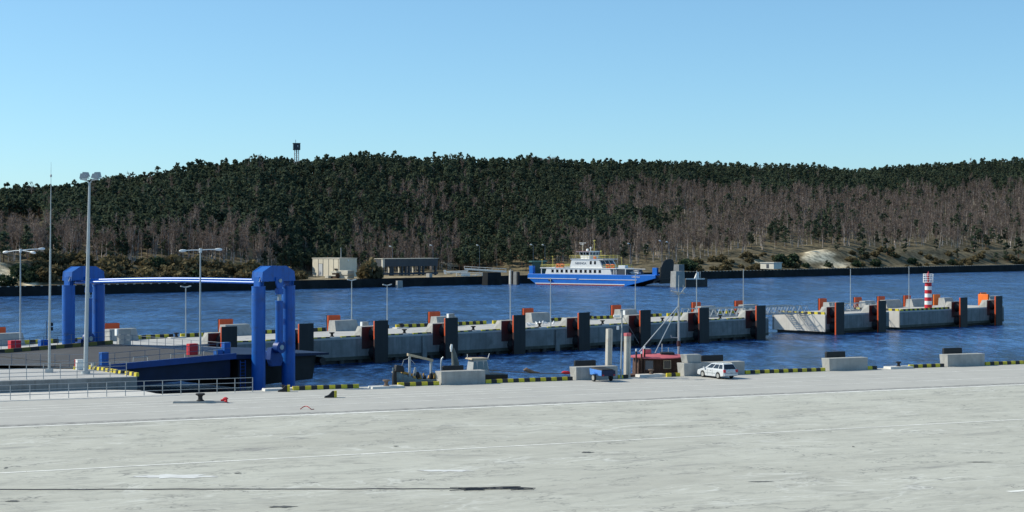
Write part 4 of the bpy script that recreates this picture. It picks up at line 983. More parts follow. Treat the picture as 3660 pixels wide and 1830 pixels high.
# ------------------------------------------------------------------ far shore terrain
def shoreY(a): return 636.3/(1-1.018*a)
RID = [(-900,690),(-300,680),(0,676),(100,676),(200,667),(300,657),(400,641),(500,626),(600,609),(700,593),(800,580),(900,571),(1000,568),(1060,569),(1150,563),(1250,555),(1330,550),(1450,561),(1600,563),(1700,566),(1850,564),(2000,571),(2200,579),(2400,577),(2600,588),(2800,593),(3000,600),(3100,604),(3200,600),(3300,587),(3450,580),(3600,571),(3660,567),(3900,560),(4600,560)]
RX = np.array([q[0] for q in RID], float); RY = np.array([q[1] for q in RID], float)
BNK = np.array([(-900,7),(0,7),(700,5.5),(1050,1.2),(1700,1.0),(2200,2),(2450,4),(2650,6.5),(2900,9.5),(3660,8.5),(4600,8)], float)
def topz(a): return .35 + .6*np.clip((a+.1)/.4, 0, 1)
TREE_H = 8.6
def terrain(px, t):
    """ground height for bearing px and relative depth t behind the quay line"""
    px = np.asarray(px, float); t = np.asarray(t, float)
    a = (px-CX)/F; Ys = shoreY(a); Yr = Ys*1.5
    zr = H - (np.interp(px, RX, RY) - YH)*Yr/F - TREE_H
    B = np.interp(px, BNK[:,0], BNK[:,1]); z0 = topz(a)
    flat = np.interp(px, [900,1100,1700,2000], [.035,.27,.27,.035])
    bank = flat + .095
    s1 = np.clip((t-flat)/(bank-flat), 0, 1); s1 = s1*s1*(3-2*s1)
    zb = z0 + (B-z0)*s1*np.where(B > z0, 1, 1)
    s2 = np.clip((t-bank)/(1-bank), 0, 1)
    up = s2**1.12
    z = zb + (zr-zb)*np.where(s2 > 0, up, 0)
    z = np.where(t > 1, zr - (t-1)*26, z)
    bump = 1.1*np.sin(px*.013+t*21) * np.sin(px*.0071-t*33+1.3) + .5*np.sin(px*.031+2)*np.sin(t*70+px*.01)
    return z + bump*np.clip((t-flat-.02)/.08, 0, 1)
def tpt(px, t):
    a = (px-CX)/F; Y = shoreY(a)*(1+.5*t); return a*Y, Y, float(terrain(px, t))
pxs = np.arange(-700, 4400, 14.0); ts = np.concatenate([np.linspace(0,.32,56), np.linspace(.33,1.0,46), np.linspace(1.04,2.6,18)])
PX, TS = np.meshgrid(pxs, ts, indexing='ij')
A = (PX-CX)/F; YY = shoreY(A)*(1+.5*TS); XX = A*YY; ZZ = terrain(PX, TS)
sand = np.zeros_like(PX)
def sand_blob(cx, ct, rx, rt, k=1.0):
    global sand
    d = ((PX-cx)/rx)**2 + ((TS-ct)/rt)**2 + .35*np.sin(PX*.05+TS*90)*np.sin(PX*.021-TS*140)
    sand = np.maximum(sand, k*np.clip(1.5-d, 0, 1))
sand_blob(2922,.10,62,.040); sand_blob(2985,.055,60,.02,.9); sand_blob(2700,.09,16,.03,.8); sand_blob(10,.07,45,.05); sand_blob(105,.045,35,.014); sand_blob(3320,.085,26,.012,.6); sand_blob(3350,.06,22,.010,.6); sand_blob(3040,.08,14,.04,.7)
sand_blob(1400,.10,420,.13,.55); sand_blob(1400,.24,380,.05,.3)
sand = np.maximum(sand, np.where(TS < .36, .24, np.interp(PX, [-700,160,200,2000,2400,4400], [.2,.2,.03,.05,.16,.16])))
road = np.clip(1-np.abs(TS-.014)/.016, 0, 1)*.55*(PX > 2450); sand = np.maximum(sand, road)
n0, n1_ = PX.shape
verts = np.stack([XX,YY,ZZ], -1).reshape(-1,3)
idx = np.arange(n0*n1_).reshape(n0,n1_)
quads = np.stack([idx[:-1,:-1],idx[1:,:-1],idx[1:,1:],idx[:-1,1:]], -1).reshape(-1,4)
def np_mesh(name, v, q, mats, mi=None, col=None, attr='tint', smooth=False):
    me = bpy.data.meshes.new(name)
    me.vertices.add(len(v)); me.vertices.foreach_set('co', np.ascontiguousarray(v, np.float32).ravel())
    me.loops.add(q.size); me.loops.foreach_set('vertex_index', np.ascontiguousarray(q, np.int32).ravel())
    me.polygons.add(len(q)); me.polygons.foreach_set('loop_start', np.arange(0, q.size, q.shape[1], dtype=np.int32))
    if mi is not None: me.polygons.foreach_set('material_index', np.ascontiguousarray(mi, np.int32))
    if smooth: me.polygons.foreach_set('use_smooth', np.ones(len(q), bool))
    for m in mats: me.materials.append(m)
    if col is not None:
        at = me.attributes.new(attr, 'FLOAT', 'POINT'); at.data.foreach_set('value', np.ascontiguousarray(col, np.float32))
    me.update(calc_edges=True); me.validate()
    o = bpy.data.objects.new(name, me); return o
def attr_mat(name, lo, hi, attr='tint', rough=.9, var=.25, scale=.3, third=None, trans=0.0):
    m = bpy.data.materials.new(name); m.use_nodes = True; nt = m.node_tree; N = nt.nodes; K = nt.links; b = N['Principled BSDF']
    b.inputs['Roughness'].default_value = rough; b.inputs['Specular IOR Level'].default_value = .12
    at = N.new('ShaderNodeAttribute'); at.attribute_name = attr
    cr = N.new('ShaderNodeValToRGB'); cr.color_ramp.elements[0].color = (*lo,1); cr.color_ramp.elements[1].color = (*hi,1)
    if third: e = cr.color_ramp.elements.new(.5); e.color = (*third,1)
    K.new(at.outputs['Fac'], cr.inputs['Fac'])
    geo = N.new('ShaderNodeNewGeometry'); t = N.new('ShaderNodeTexNoise'); t.inputs['Scale'].default_value = scale; t.inputs['Detail'].default_value = 6; t.inputs['Roughness'].default_value = .7
    K.new(geo.outputs['Position'], t.inputs['Vector'])
    mr = N.new('ShaderNodeMapRange'); mr.inputs[1].default_value = .3; mr.inputs[2].default_value = .7; mr.inputs[3].default_value = 1-var; mr.inputs[4].default_value = 1+var; K.new(t.outputs['Fac'], mr.inputs[0])
    cc = N.new('ShaderNodeCombineColor')
    for i in range(3): K.new(mr.outputs[0], cc.inputs[i])
    x = N.new('ShaderNodeMix'); x.data_type = 'RGBA'; x.blend_type = 'MULTIPLY'; x.inputs[0].default_value = 1
    K.new(cr.outputs['Color'], x.inputs[6]); K.new(cc.outputs[0], x.inputs[7]); K.new(x.outputs[2], b.inputs['Base Color'])
    if trans:
        tl = N.new('ShaderNodeBsdfTranslucent'); K.new(x.outputs[2], tl.inputs['Color'])
        ms = N.new('ShaderNodeMixShader'); ms.inputs[0].default_value = trans; K.new(b.outputs[0], ms.inputs[1]); K.new(tl.outputs[0], ms.inputs[2])
        K.new(ms.outputs[0], N['Material Output'].inputs['Surface'])
    return m
M['terrain'] = attr_mat('dune ground', (.045,.042,.026), (.66,.56,.39), var=.75, scale=.35, third=(.25,.20,.12))
o = np_mesh('dune_terrain', verts, quads, [M['terrain']], None, sand.reshape(-1), smooth=True); COL.objects.link(o); struct(o)

# far quay wall with pale studs along its coping
mb = MB(); aa = np.arange(-.45,.47,.01)
for i in range(len(aa)-1):
    p = [(aa[j]*shoreY(aa[j]), shoreY(aa[j]), float(topz(aa[j]))) for j in (i,i+1)]
    (x0,y0,z0),(x1,y1,z1) = p
    dx, dy = -.714*1.2, .70*1.2
    mb.hexa([(x0,y0,-4),(x1,y1,-4),(x1+dx,y1+dy,-4),(x0+dx,y0+dy,-4),(x0,y0,z0+.1),(x1,y1,z1+.1),(x1+dx,y1+dy,z1+.1),(x0+dx,y0+dy,z0+.1)])
struct(mb.build('far_quay', M['stone']))
mb = MB()
for i in range(len(aa)-1):
    p = [(aa[j]*shoreY(aa[j]), shoreY(aa[j]), float(topz(aa[j]))) for j in (i,i+1)]
    n = int(math.dist(p[0][:2],p[1][:2])/2.2)
    if -.15 < aa[i] < .1: continue
    for k in range(n):
        f = k/n; x = p[0][0]+(p[1][0]-p[0][0])*f; y = p[0][1]+(p[1][1]-p[0][1])*f; z = p[0][2]+(p[1][2]-p[0][2])*f
        mb.box(x-.3,x+.35,y-.45,y-.12,z-.12,z+.13)
struct(mb.build('far_quay_studs', M['stud']))

# ------------------------------------------------------------------ ferry
FT = 36.0; fc = math.cos(R(FT)); fs_ = math.sin(R(FT)); FB = 6.0
fx, fy = 29.2+FB*fs_, 615.0
def tf(zx, y=-FB):
    px = 1840+.2795*zx; a = (px-CX)/F
    # world X = fx + t*fc + y*fs_, Y = fy - t*fs_ + y*fc
    return (a*(fy+y*fc) - fx - y*fs_)/(fc + a*fs_)
def zf(zy, t=0, y=-FB): return ZD(840+.2795*zy, fy - t*fs_ + y*fc) - WZ
fe = thing('ferry','blue and white double ended car ferry with tall dark bow ramp raised','ferry',(fx,fy,WZ),R(-FT))
x0t, x1t = tf(160), tf(1800); zt = 4.0
pf = [(tf(168),zt),(x0t,2.6),(tf(258),.35),(tf(300),-1.2),(tf(1390),-1.2),(tf(1425),.0),(tf(1640),1.6),(x1t,2.9),(x1t-.1,zt+.1),(tf(1450),zt)]
mb = MB(); mb.side(pf, -FB, FB); mb.build('hull', M['blue_hull'], fe, .12)
mb = MB(); mb.hexa([(tf(1430),-FB*.97,-.06),(tf(1640)+.05,-FB*.97,1.53),(tf(1640)+.05,FB*.97,1.53),(tf(1430),FB*.97,-.06),(tf(1440),-FB*.97,-.02),(tf(1640)-.1,-FB*.97,1.57),(tf(1640)-.1,FB*.97,1.57),(tf(1440),FB*.97,-.02)])
mb.hexa([(tf(1640)+.05,-FB*.97,1.53),(x1t+.05,-FB*.97,2.83),(x1t+.05,FB*.97,2.83),(tf(1640)+.05,FB*.97,1.53),(tf(1640)-.1,-FB*.97,1.58),(x1t-.1,-FB*.97,2.87),(x1t-.1,FB*.97,2.87),(tf(1640)-.1,FB*.97,1.58)])
mb.hexa([(x1t-1.5,-FB*.93,1.2),(x1t+1.2,-FB*.88,2.3),(x1t+1.2,FB*.88,2.3),(x1t-1.5,FB*.93,1.2),(x1t+.002,-FB*.93,3.9),(x1t+1.25,-FB*.88,3.3),(x1t+1.25,FB*.88,3.3),(x1t+.002,FB*.93,3.9)]); mb.build('shaded_bow_rake', M['hull_black'], fe)  # black plates and block: shade under the raked bow put into the colour
mb = MB(); mb.box(x0t+.3,tf(790),-FB-.16,-FB-.003,2.22,2.42); mb.box(tf(822),tf(1560),-FB-.16,-FB-.003,2.1,2.3); mb.build('rub_strip', M['white'], fe)
mb = MB(); mb.box(tf(262),tf(1405),-FB-.05,-FB-.003,.36,.66); mb.build('waterline_stripe', M['white'], fe)
mb = MB(); mb.box(tf(275),tf(1395),-FB-.05,-FB-.003,-.5,.358); mb.build('boot_topping', M['boot'], fe)
mb = MB(); mb.box(tf(1300),x1t-.3,-FB*.93,FB*.93,zt+.01,zt+.02); mb.build('car_deck', M['dark_roof'], fe)
# lower deckhouse
z1, z2 = 4.02, zf(432)
a0, a1 = tf(385), tf(1235); b0, b1 = tf(405), tf(1215)
mb = MB(); mb.hexa([(a0,-5.85,z1),(a1,-5.85,z1),(a1,5.85,z1),(a0,5.85,z1),(b0,-5.85,z2),(b1,-5.85,z2),(b1,5.85,z2),(b0,5.85,z2)])
dk = mb.build('deckhouse', M['white'], fe)
mb = MB(); mb.box(tf(322),tf(1298),-6.0,6.0,z2+.002,z2+.3); mb.build('upper_deck', M['white'], fe)
for zx in (480,540,598,658,720,780,841,901,962,1022,1084):
    mb = MB(); w_ = .52; t0 = tf(zx); zc = zf(465); mb.box(t0-w_,t0+w_,-5.885,-5.855,zc-.55,zc+.55); f = mb.build('window', M['glass'], dk)
for zx in (335,1262,1290,1410):
    mb = MB(); mb.box(tf(zx)-.12,tf(zx)+.12,-5.8,-5.5,3.9,z2); mb.build('deck_post', M['white'], fe)
mb = MB(); mb.hexa([(tf(1300),-5.7,4.03),(tf(1440),-5.6,4.03),(tf(1440),5.6,4.03),(tf(1300),5.7,4.03),(tf(1300),-5.7,z2-.1),(tf(1400),-5.6,z2-.1),(tf(1400),5.6,z2-.1),(tf(1300),5.7,z2-.1)]); mb.build('shelter', M['dark_roof'], fe)
mb = MB(); mb.tube([(tf(1298),-5.7,z2+.1),(tf(1650),-5.0,z2+.05)], .12, 6); mb.build('deck_rail', M['white'], fe)
# upper house, tapering, with the sloped shaded end
z3, z4 = z2+.302, zf(314)
a0, a1 = tf(688), tf(1108); b0, b1 = tf(716), tf(1062)
mb = MB(); mb.hexa([(a0,-5.4,z3),(a1,-5.4,z3),(a1,5.0,z3),(a0,5.0,z3),(b0,-5.4,z4),(b1,-5.4,z4),(b1,4.2,z4),(b0,4.2,z4)]); uh = mb.build('upper_house', M['white'], fe)
mb = MB(); mb.box(b0-.5,b1+1.9,-5.6,4.6,z4+.002,z4+.22); mb.build('bridge_deck', M['white'], fe)
for zx in (960,1014):
    mb = MB(); t0 = tf(zx); zc = zf(355); mb.box(t0-.42,t0+.42,-5.43,-5.405,zc-.6,zc+.6); mb.build('window', M['glass'], uh)
# front sloped glazing
fr = [(a1,-5.2,z3),(a1,4.8,z3),(b1,4.0,z4),(b1,-5.2,z4)]
for q0, q1 in ((.06,.32),(.37,.63),(.68,.94)):
    mb = MB(); quad_on(mb, fr, q0, q1, .25, .85, .03); mb.build('front_window', M['glass_blue'], uh)
# bridge
z5, z6 = z4+.222, zf(216)
a0, a1 = tf(800), tf(905); b0, b1 = tf(780), tf(915)
mb = MB(); mb.hexa([(a0,-3.6,z5),(a1,-3.6,z5),(a1,2.4,z5),(a0,2.4,z5),(b0,-3.8,z6),(b1,-3.8,z6),(b1,2.6,z6),(b0,2.6,z6)]); br = mb.build('bridge', M['white'], fe)
S_ = [(a0,-3.6,z5),(a1,-3.6,z5),(b1,-3.8,z6),(b0,-3.8,z6)]
for q0,q1 in ((.06,.34),(.40,.60),(.66,.94)):
    mb = MB(); quad_on(mb, S_, q0, q1, .55, .93, .03); mb.build('bridge_window', M['glass'], br)
S_ = [(a1,-3.6,z5),(a1,2.4,z5),(b1,2.6,z6),(b1,-3.8,z6)]
for q0,q1 in ((.05,.30),(.36,.64),(.70,.95)):
    mb = MB(); quad_on(mb, S_, q0, q1, .55, .93, .03); mb.build('bridge_window', M['glass_blue'], br)
mb = MB(); mb.box(tf(752),tf(925),-4.5,3.2,z6+.002,z6+.28); mb.build('bridge_roof', M['white'], br)
mb = MB(); mb.box(tf(752)-.02,tf(925)+.02,-4.56,-4.502,z6+.15,z6+.3); mb.build('roof_trim', M['boot'], br)
# masts and gear on the bridge roof
zr0 = z6+.282
mb = MB(); t0 = tf(868,-1); mb.ring([(t0,-1,zr0),(t0,-1,zr0+2.2),(t0,-1,zr0+2.9)],[.22,.2,.12],8); mb.build('mast', M['wood_light'], fe)
mb = MB(); mb.box(t0-1.5,t0+1.5,-1.12,-.88,zr0+2.9,zr0+3.05); mb.box(t0-.9,t0+.5,-1.2,-.8,zr0+2.45,zr0+2.6); mb.build('radar', M['white'], fe)
mb = MB(); t1 = tf(930,-1); mb.lathe([(.45,zr0),(.5,zr0+.4),(.3,zr0+.8),(.05,zr0+.85)],10,(t1,-1)); t1 = tf(970,-1); mb.lathe([(.1,zr0),(.1,zr0+.9),(.3,zr0+1.0),(.3,zr0+1.4),(.05,zr0+1.5)],8,(t1,-1)); mb.build('antenna_dome', M['white'], fe)
mb = MB(); t0 = tf(1016,0); mb.tube([(t0,0,z5),(t0,0,zf(60))], .12, 6); mb.tube([(t0-.5,0,zf(75)),(t0+.5,0,zf(70))], .1, 5); mb.build('mast', M['yellow_rail'], fe)
mb = MB(); t0 = tf(1102,0); mb.tube([(t0,0,z5),(t0,0,zf(205))], .1, 6); mb.box(t0-.25,t0+.25,-.2,.2,zf(215),zf(200)); mb.build('mast', M['yellow_rail'], fe)
for zx, zt in ((525,275),(388,320),(1405,290)):
    mb = MB(); t0 = tf(zx,0); mb.tube([(t0,-2,z2),(t0,-2,zf(zt))], .09, 6); mb.box(t0-.4,t0+.1,-2.1,-1.9,zf(zt)-.1,zf(zt)+.1); mb.build('lamp_mast', M['yellow_rail'], fe)
def rail_rect(x0,x1,y0,y1,z,h,name,m,step=1.6):
    mb = MB()
    for q in (.5,1.0): mb.tube([(x0,y0,z+h*q),(x1,y0,z+h*q),(x1,y1,z+h*q),(x0,y1,z+h*q),(x0,y0,z+h*q)], .06, 5)
    x = x0
    while x <= x1+.01:
        for y in (y0,y1): mb.cyl((x,y,z),(x,y,z+h),.05,.05,5)
        x += step
    mb.build(name, M[m], fe)
rail_rect(b0-3.2,tf(1150),-5.4,4.4,z4+.22,1.25,'bridge_railing','yellow_rail')
rail_rect(tf(330),tf(680),-5.8,5.8,z2+.3,1.1,'deck_railing','yellow_rail'); rail_rect(tf(1125),tf(1290),-5.8,5.8,z2+.3,1.1,'deck_railing','yellow_rail')
for zx in (540,594,1176,1238):
    t0 = tf(zx); mb = MB(); mb.box(t0-.66,t0+.66,-5.7,-4.7,z2+.302,z2+1.7); rb = mb.build('raft_case', M['raft'], fe, .1)
    mb = MB(); mb.cyl((t0,-5.71,z2+1.0),(t0,-5.76,z2+1.0),.25,.25,10); mb.build('raft_mark', M['hull_black'], rb)
t0 = tf(1035,-4); mb = MB(); mb.box(t0-.5,t0+.5,-4.9,-4.2,z5,z5+.9); mb.build('raft_case', M['raft'], fe, .1)
mb = MB(); mb.box(tf(622),tf(680),-5.5,-4.4,z2+.302,z2+1.0); mb.box(tf(500),tf(515),-5.5,-4.6,z2+.302,z2+1.0); mb.build('deck_locker', M['grey_paint'], fe)
mb = MB(); mb.box(tf(1315),tf(1400),-5.5,-3.5,z2+.302,z2+1.35); mb.build('deck_locker', M['white'], fe)
# end houses, ramps, bulwark boxes
mb = MB(); mb.box(tf(176),tf(226),-5.7,-4.3,4.0,zf(402)); mb.build('ramp_winch_house', M['blue_hull'], fe, .05)
mb = MB(); mb.box(tf(1728),tf(1786),-4.4,-3.2,3.6,zf(420,25)); mb.build('ramp_winch_house', M['blue_hull'], fe, .05)
xs = x0t+1.2
mb = MB(); mb.hexa([(xs,-4.2,3.0),(xs+.35,-4.2,3.0),(xs+.35,4.4,3.0),(xs,4.4,3.0),(xs-.6,-4.2,8.3),(xs-.2,-4.2,8.3),(xs-.2,4.4,8.3),(xs-.6,4.4,8.3)]); sr = mb.build('stern_ramp', M['green_dark'], fe)
mb = MB(); mb.box(xs-1.2,xs+.2,-5.0,5.0,8.32,8.75); mb.build('ramp_lip', M['green_roof'], sr)
xe = x1t-.3
pl = [(-4.3,1.0),(4.3,1.0),(4.4,8.4),(3.4,9.4),(1.6,9.75),(-.8,9.6),(-3.0,8.7),(-4.3,6.9)]
vs = [(xe+.7+.08*(z-1),y,z) for y,z in pl] + [(xe+1.15+.08*(z-1),y,z) for y,z in pl]; m8 = len(pl)
mb = MB(); mb.add(vs, [tuple(range(m8)), tuple(range(2*m8-1,m8-1,-1))] + [(i,i+m8,(i+1)%m8+m8,(i+1)%m8) for i in range(m8)]); mb.build('bow_ramp', M['hull_black'], fe)
mb = MB(); mb.tube([(tf(435),-6.25,1.7),(tf(475),-6.25,1.7)], .3, 6); mb.build('side_fender', M['hull_black'], fe)
def lettering(txt, size, loc, rot, m, parent, name):
    cu = bpy.data.curves.new('t', 'FONT'); cu.body = txt; cu.size = size; cu.align_x = 'CENTER'; cu.align_y = 'CENTER'; cu.extrude = .01
    ob = bpy.data.objects.new('t', cu); COL.objects.link(ob); bpy.context.view_layer.update()
    me = bpy.data.meshes.new_from_object(ob.evaluated_get(bpy.context.evaluated_depsgraph_get()))
    bpy.data.objects.remove(ob); me.materials.clear(); me.materials.append(m)
    o = bpy.data.objects.new(name, me); COL.objects.link(o); o.parent = parent; o.location = loc; o.rotation_euler = rot
    return o
M['letter'] = mat('lettering paint', (.06,.08,.12), .6, var=0)
lettering('NERINGA', 1.15, (tf(842,-5.4),-5.43,zf(365)), (R(90),0,0), M['letter'], uh, 'ship_name')
xa = tf(1548)
lettering('NERINGA', .8, (xa,-FB-.04,3.25), (R(90),0,0), M['white'], fe, 'bow_name')
fcar = copy_tree(car, (fx+tf(1530,-3)*fc-3*fs_, fy-tf(1530,-3)*fs_-3*fc, WZ+4.03), R(-FT+180), 'white car standing on the open bow deck of the ferry')

# ------------------------------------------------------------------ far shore structures
FQ = math.degrees(math.atan2(1.018,1.0))
def far(px, d): x = XD(px,d); a = x/d; t = (d/shoreY(a)-1)/.5; return (x, d, float(terrain(px, t)))
# pale building
d = 628; cx, cy, cz = far(1213, d); cz = ZD(987,d)
b = thing('flat_roofed_building','pale block building with flat roof, grey door and shaded right side','building',(cx,cy,cz-.3),R(FQ))
hb_ = ZD(925,d)-cz+.3
mb = MB(); mb.box(0,8.5,0,16.0,0,hb_); wl_ = mb.build('wall', M['cream'], b)
mb = MB(); mb.box(-.15,8.65,-.15,16.15,hb_+.002,hb_+.28); mb.build('roof', M['slab'], b)
for y in (0.6,3.4,6.3,9.6,12.4):
    mb = MB(); mb.box(-.05,-.004,y-.09,y+.09,.1,hb_-.05); mb.build('seam', M['dark_roof'], wl_)
mb = MB(); mb.box(-.08,-.004,9.9,12.1,0.3,hb_-2.0); dr = mb.build('door', M['grey_door'], b)
mb = MB(); mb.box(-.06,-.004,12.1,12.25,0.3,hb_-1.9); mb.box(-.06,-.004,9.75,9.9,.3,hb_-1.9); mb.box(-.06,-.004,9.9,12.1,hb_-2.0,hb_-1.88); mb.build('door_frame', M['dark_roof'], dr)
for y in (1.4,2.3):
    mb = MB(); mb.box(-.4,-.004,y-.25,y+.25,hb_*.38,hb_*.46); mb.build('vent', M['black'], b)
mb = MB(); mb.box(4.0,4.4,-.3,-.004,hb_-1.0,hb_-.3); mb.build('wall_lamp', M['white'], b)
mb = MB(); mb.cyl((2,1.5,hb_+.28),(2,1.5,hb_+4.2),.14,.14,8); mb.build('flue', M['steel'], b)
mb = MB(); mb.box(.002+8.5,8.53,.0,16,0,.8); mb.build('plinth', M['slab'], b)
# stacked slabs
d = 596; cx, cy, _ = far(1236,d); cz = ZD(998,d)
for i, (ox, oy, oz, lx, ly, lz_, nm) in enumerate([(0,0,0,5.0,3.4,.8,'lowest slab of the pale slab stack in front of the building'),(.1,.1,.81,5.0,3.2,.75,'second slab from the bottom of the pale slab stack'),(0,-.1,1.57,5.2,3.4,.75,'third slab from the bottom of the pale slab stack'),(.2,.1,2.33,4.8,3.2,.8,'top slab of the pale slab stack'),(-3.4,1.6,1.1,2.6,2.4,.5,'lower loose slab sticking out left of the slab stack'),(-3.1,1.3,2.2,2.8,2.6,.6,'upper loose slab sticking out left of the slab stack'),(-5.6,2.6,.4,1.6,2,.9,'small separate slab left of the slab stack')]):
    t = MB(); t.box(-ly/2,ly/2,-lx/2,lx/2,0,lz_)
    px_, py_ = ox*math.cos(R(20))-oy*math.sin(R(20)), ox*math.sin(R(20))+oy*math.cos(R(20))
    o = t.build('concrete_slab', M['slab'], None, .03, (cx+px_,cy+py_,cz+oz), R(FQ+4)); tag(o, nm, 'slab', 'stacked concrete slabs')
    if oz in (1.1, 2.2, .4):
        o2 = MB(); o2.box(-ly*.4,ly*.4,-lx*.4,lx*.4,-oz,-.003); o2.build('prop', M['wood'], o)
# open shelter
d = 640; c0 = far(1368,d); z0 = ZD(984,d)
sh = thing('open_shelter','long dark flat roofed open shelter with columns','shelter',(c0[0],c0[1],z0-.2),R(FQ-3))
Ls = 27.5; hs = ZD(925,650)-z0+.2; dsh = 6.0
mb = MB(); mb.box(0,Ls,0,dsh,hs-2.9,hs); mb.build('roof', M['dark_roof'], sh)
mb = MB(); mb.box(-.2,Ls+.2,-.2,dsh+.2,hs+.002,hs+.2); mb.build('roof_edge', M['slab'], sh)
mb = MB(); mb.box(-.02,.9,-.05,.85,hs-3.2,hs-.02); mb.build('end_panel', M['slab'], sh)
for x in (.4,4.2,5.2,9.8,11.6,13.2,18.4,20.4,26.6):
    mb = MB(); mb.box(x-.35,x+.35,.2,.9,0,hs-2.902); mb.build('column', M['dark_roof'], sh)
for x in (2.3,7.5,12.4,19.4):
    mb = MB(); mb.box(x-.3,x+.3,dsh-.9,dsh-.2,0,hs-2.902); mb.build('column', M['slab'], sh)
mb = MB(); mb.box(0,Ls,.0,.25,.3,1.1); mb.build('low_wall', M['dark_roof'], sh)
mb = MB(); mb.box(1,Ls-1,dsh-.6,dsh-.3,.2,1.0); mb.build('bench', M['slab'], sh)
# dump truck
d = 735; cx, cy, _ = far(1607,d); z0 = ZD(966,d)
tk = thing('dump_truck','beige dump truck with ribbed tipper bed facing left, beside the shelter','truck',(cx,cy,z0),R(180-8))
mb = MB(); mb.hexa([(2.1,-1.2,1.1),(3.9,-1.2,1.1),(3.9,1.2,1.1),(2.1,1.2,1.1),(2.1,-1.15,3.5),(3.65,-1.15,3.5),(3.65,1.15,3.5),(2.1,1.15,3.5)]); cb_ = mb.build('cab', M['bed'], tk, .08)
mb = MB(); mb.hexa([(2.55,1.2,2.2),(3.5,1.2,2.2),(3.5,1.23,2.2),(2.55,1.23,2.2),(2.55,1.16,3.1),(3.4,1.16,3.1),(3.4,1.2,3.1),(2.55,1.2,3.1)]); mb.build('cab_window', M['glass'], cb_)
mb = MB(); mb.hexa([(3.85,-1.0,2.1),(3.9,-1.0,2.1),(3.9,1.0,2.1),(3.85,1.0,2.1),(3.68,-1.0,3.2),(3.74,-1.0,3.2),(3.74,1.0,3.2),(3.68,1.0,3.2)]); mb.build('windscreen', M['glass'], cb_)
mb = MB(); mb.hexa([(-3.9,-1.2,1.5),(1.9,-1.2,1.5),(1.9,1.2,1.5),(-3.9,1.2,1.5),(-4.1,-1.25,3.0),(1.9,-1.25,3.1),(1.9,1.25,3.1),(-4.1,1.25,3.0)]); bd = mb.build('tipper_bed', M['bed'], tk)
for k in range(7): 
    mb = MB(); x = -3.6+k*.85; mb.box(x-.1,x+.1,1.26,1.36,1.5,3.0); mb.build('rib', M['bed'], bd)
mb = MB(); mb.box(-3.8,3.6,-.5,.5,.75,1.48); mb.build('chassis', M['hull_black'], tk)
for x in (2.9,-1.6,-3.0):
    for s in (-1,1): wheel_parts(tk, x, s*1.0, .52, .3, s)
# white trailer, frame and barriers on the far landing
d = 640; p = far(1622,d); z0 = ZD(980,d)
t = thing('boat_trailer','low white boat shaped load on the landing right of the shelter','trailer',(p[0],p[1],z0),R(6))
mb = MB(); mb.hexa([(-2.5,-1,.3),(5,-.9,.5),(5,.9,.5),(-2.5,1,.3),(-3.0,-1.2,1.1),(5.6,-1.0,1.4),(5.6,1.0,1.4),(-3.0,1.2,1.1)]); mb.build('load', M['white'], t, .05)
mb = MB(); mb.hexa([(-3.6,-.5,0),(-2.7,-.5,0),(-2.7,.5,0),(-3.6,.5,0),(-3.9,-.4,1.6),(-3.1,-.4,1.6),(-3.1,.4,1.6),(-3.9,.4,1.6)]); mb.build('upright', M['white'], t)
for x in (-1,2.5):
    for s in (-1,1): wheel_parts(t, x, s*.9, .35, .2, s)
d = 630; p = far(1677,d); z0 = ZD(992,d)
t = thing('boat_landing','white railed landing frame standing left of the dark dock wall','ramp',(p[0],p[1],z0),R(4))
mb = MB()
for z in (.1,.9,1.75): mb.tube([(-4.8,0,z),(4.9,0,z)], .13, 6)
for x in (-4.8,-2.9,.2,2.6,4.9): mb.tube([(x,0,0),(x,0,1.75)], .12, 6)
mb.tube([(.2,0,.1),(4.9,0,1.75)], .1, 6); mb.build('frame', M['white'], t)
mb = MB(); mb.box(-2.9,.1,-.05,.05,.2,1.6); mb.build('panel', M['white'], t)
d = 655; p = far(1715,d); z0 = ZD(972,d)
t = thing('link_walkway','sloping white walkway beam on the far landing above the dock wall','ramp',(p[0],p[1],z0),R(-4))
mb = MB(); mb.hexa([(-6,-.5,.9),(10.5,-.5,-.2),(10.5,.5,-.2),(-6,.5,.9),(-6,-.5,1.5),(10.5,-.5,.5),(10.5,.5,.5),(-6,.5,1.5)]); mb.build('beam', M['white'], t)
mb = MB(); mb.tube([(-6,-.5,2.2),(10.5,-.5,1.2)], .08, 5)
for k in range(7): x = -6+k*2.7; mb.tube([(x,-.5,1.4-.06*(x+6)),(x,-.5,2.25-.06*(x+6))], .07, 5)
mb.build('railing', M['white'], t)
# concrete piers beside the far landing
def pier(px, d, y0, w_, dp, label, m='concrete', rz=FQ, dark=None, name='mooring_pier'):
    x = XD(px,d); zt = ZD(y0,d); t = thing(name, label, 'pier', (x,d,0), R(rz), 'mooring piers at the far landing')
    mb = MB(); mb.hexa([(-w_/2,-dp/2,-3.5),(w_/2,-dp/2,-3.5),(w_/2,dp/2,-3.5),(-w_/2,dp/2,-3.5),(-w_/2*.9,-dp/2*.9,zt),(w_/2*.9,-dp/2*.9,zt),(w_/2*.9,dp/2*.9,zt),(-w_/2*.9,dp/2*.9,zt)]); mb.build('pier_body', M[m], t)
    if dark:
        mb = MB(); mb.box(-w_/2*.7,w_/2*.7,-dp/2-.5,-dp/2-.003,-3.2,zt-.2); mb.build('fender_face', M[dark], t)
    return t
pier(1534,609,977,1.6,1.9,'pale wedge shaped pier at the end of the shelter','concrete')
pier(1427,586,1003,2.6,1.0,'pale square plate on the far quay wall below the shelter','concrete')
pier(1758,618,973,7.5,3.0,'dark dock wall block on the far landing','stone')
pier(1826,630,967,1.1,1.2,'white capped post left of the ferry','concrete_light',dark='black')
pier(1845,625,971,1.5,1.8,'dark faced pier close to the ferry stern','concrete_wall',dark='black')
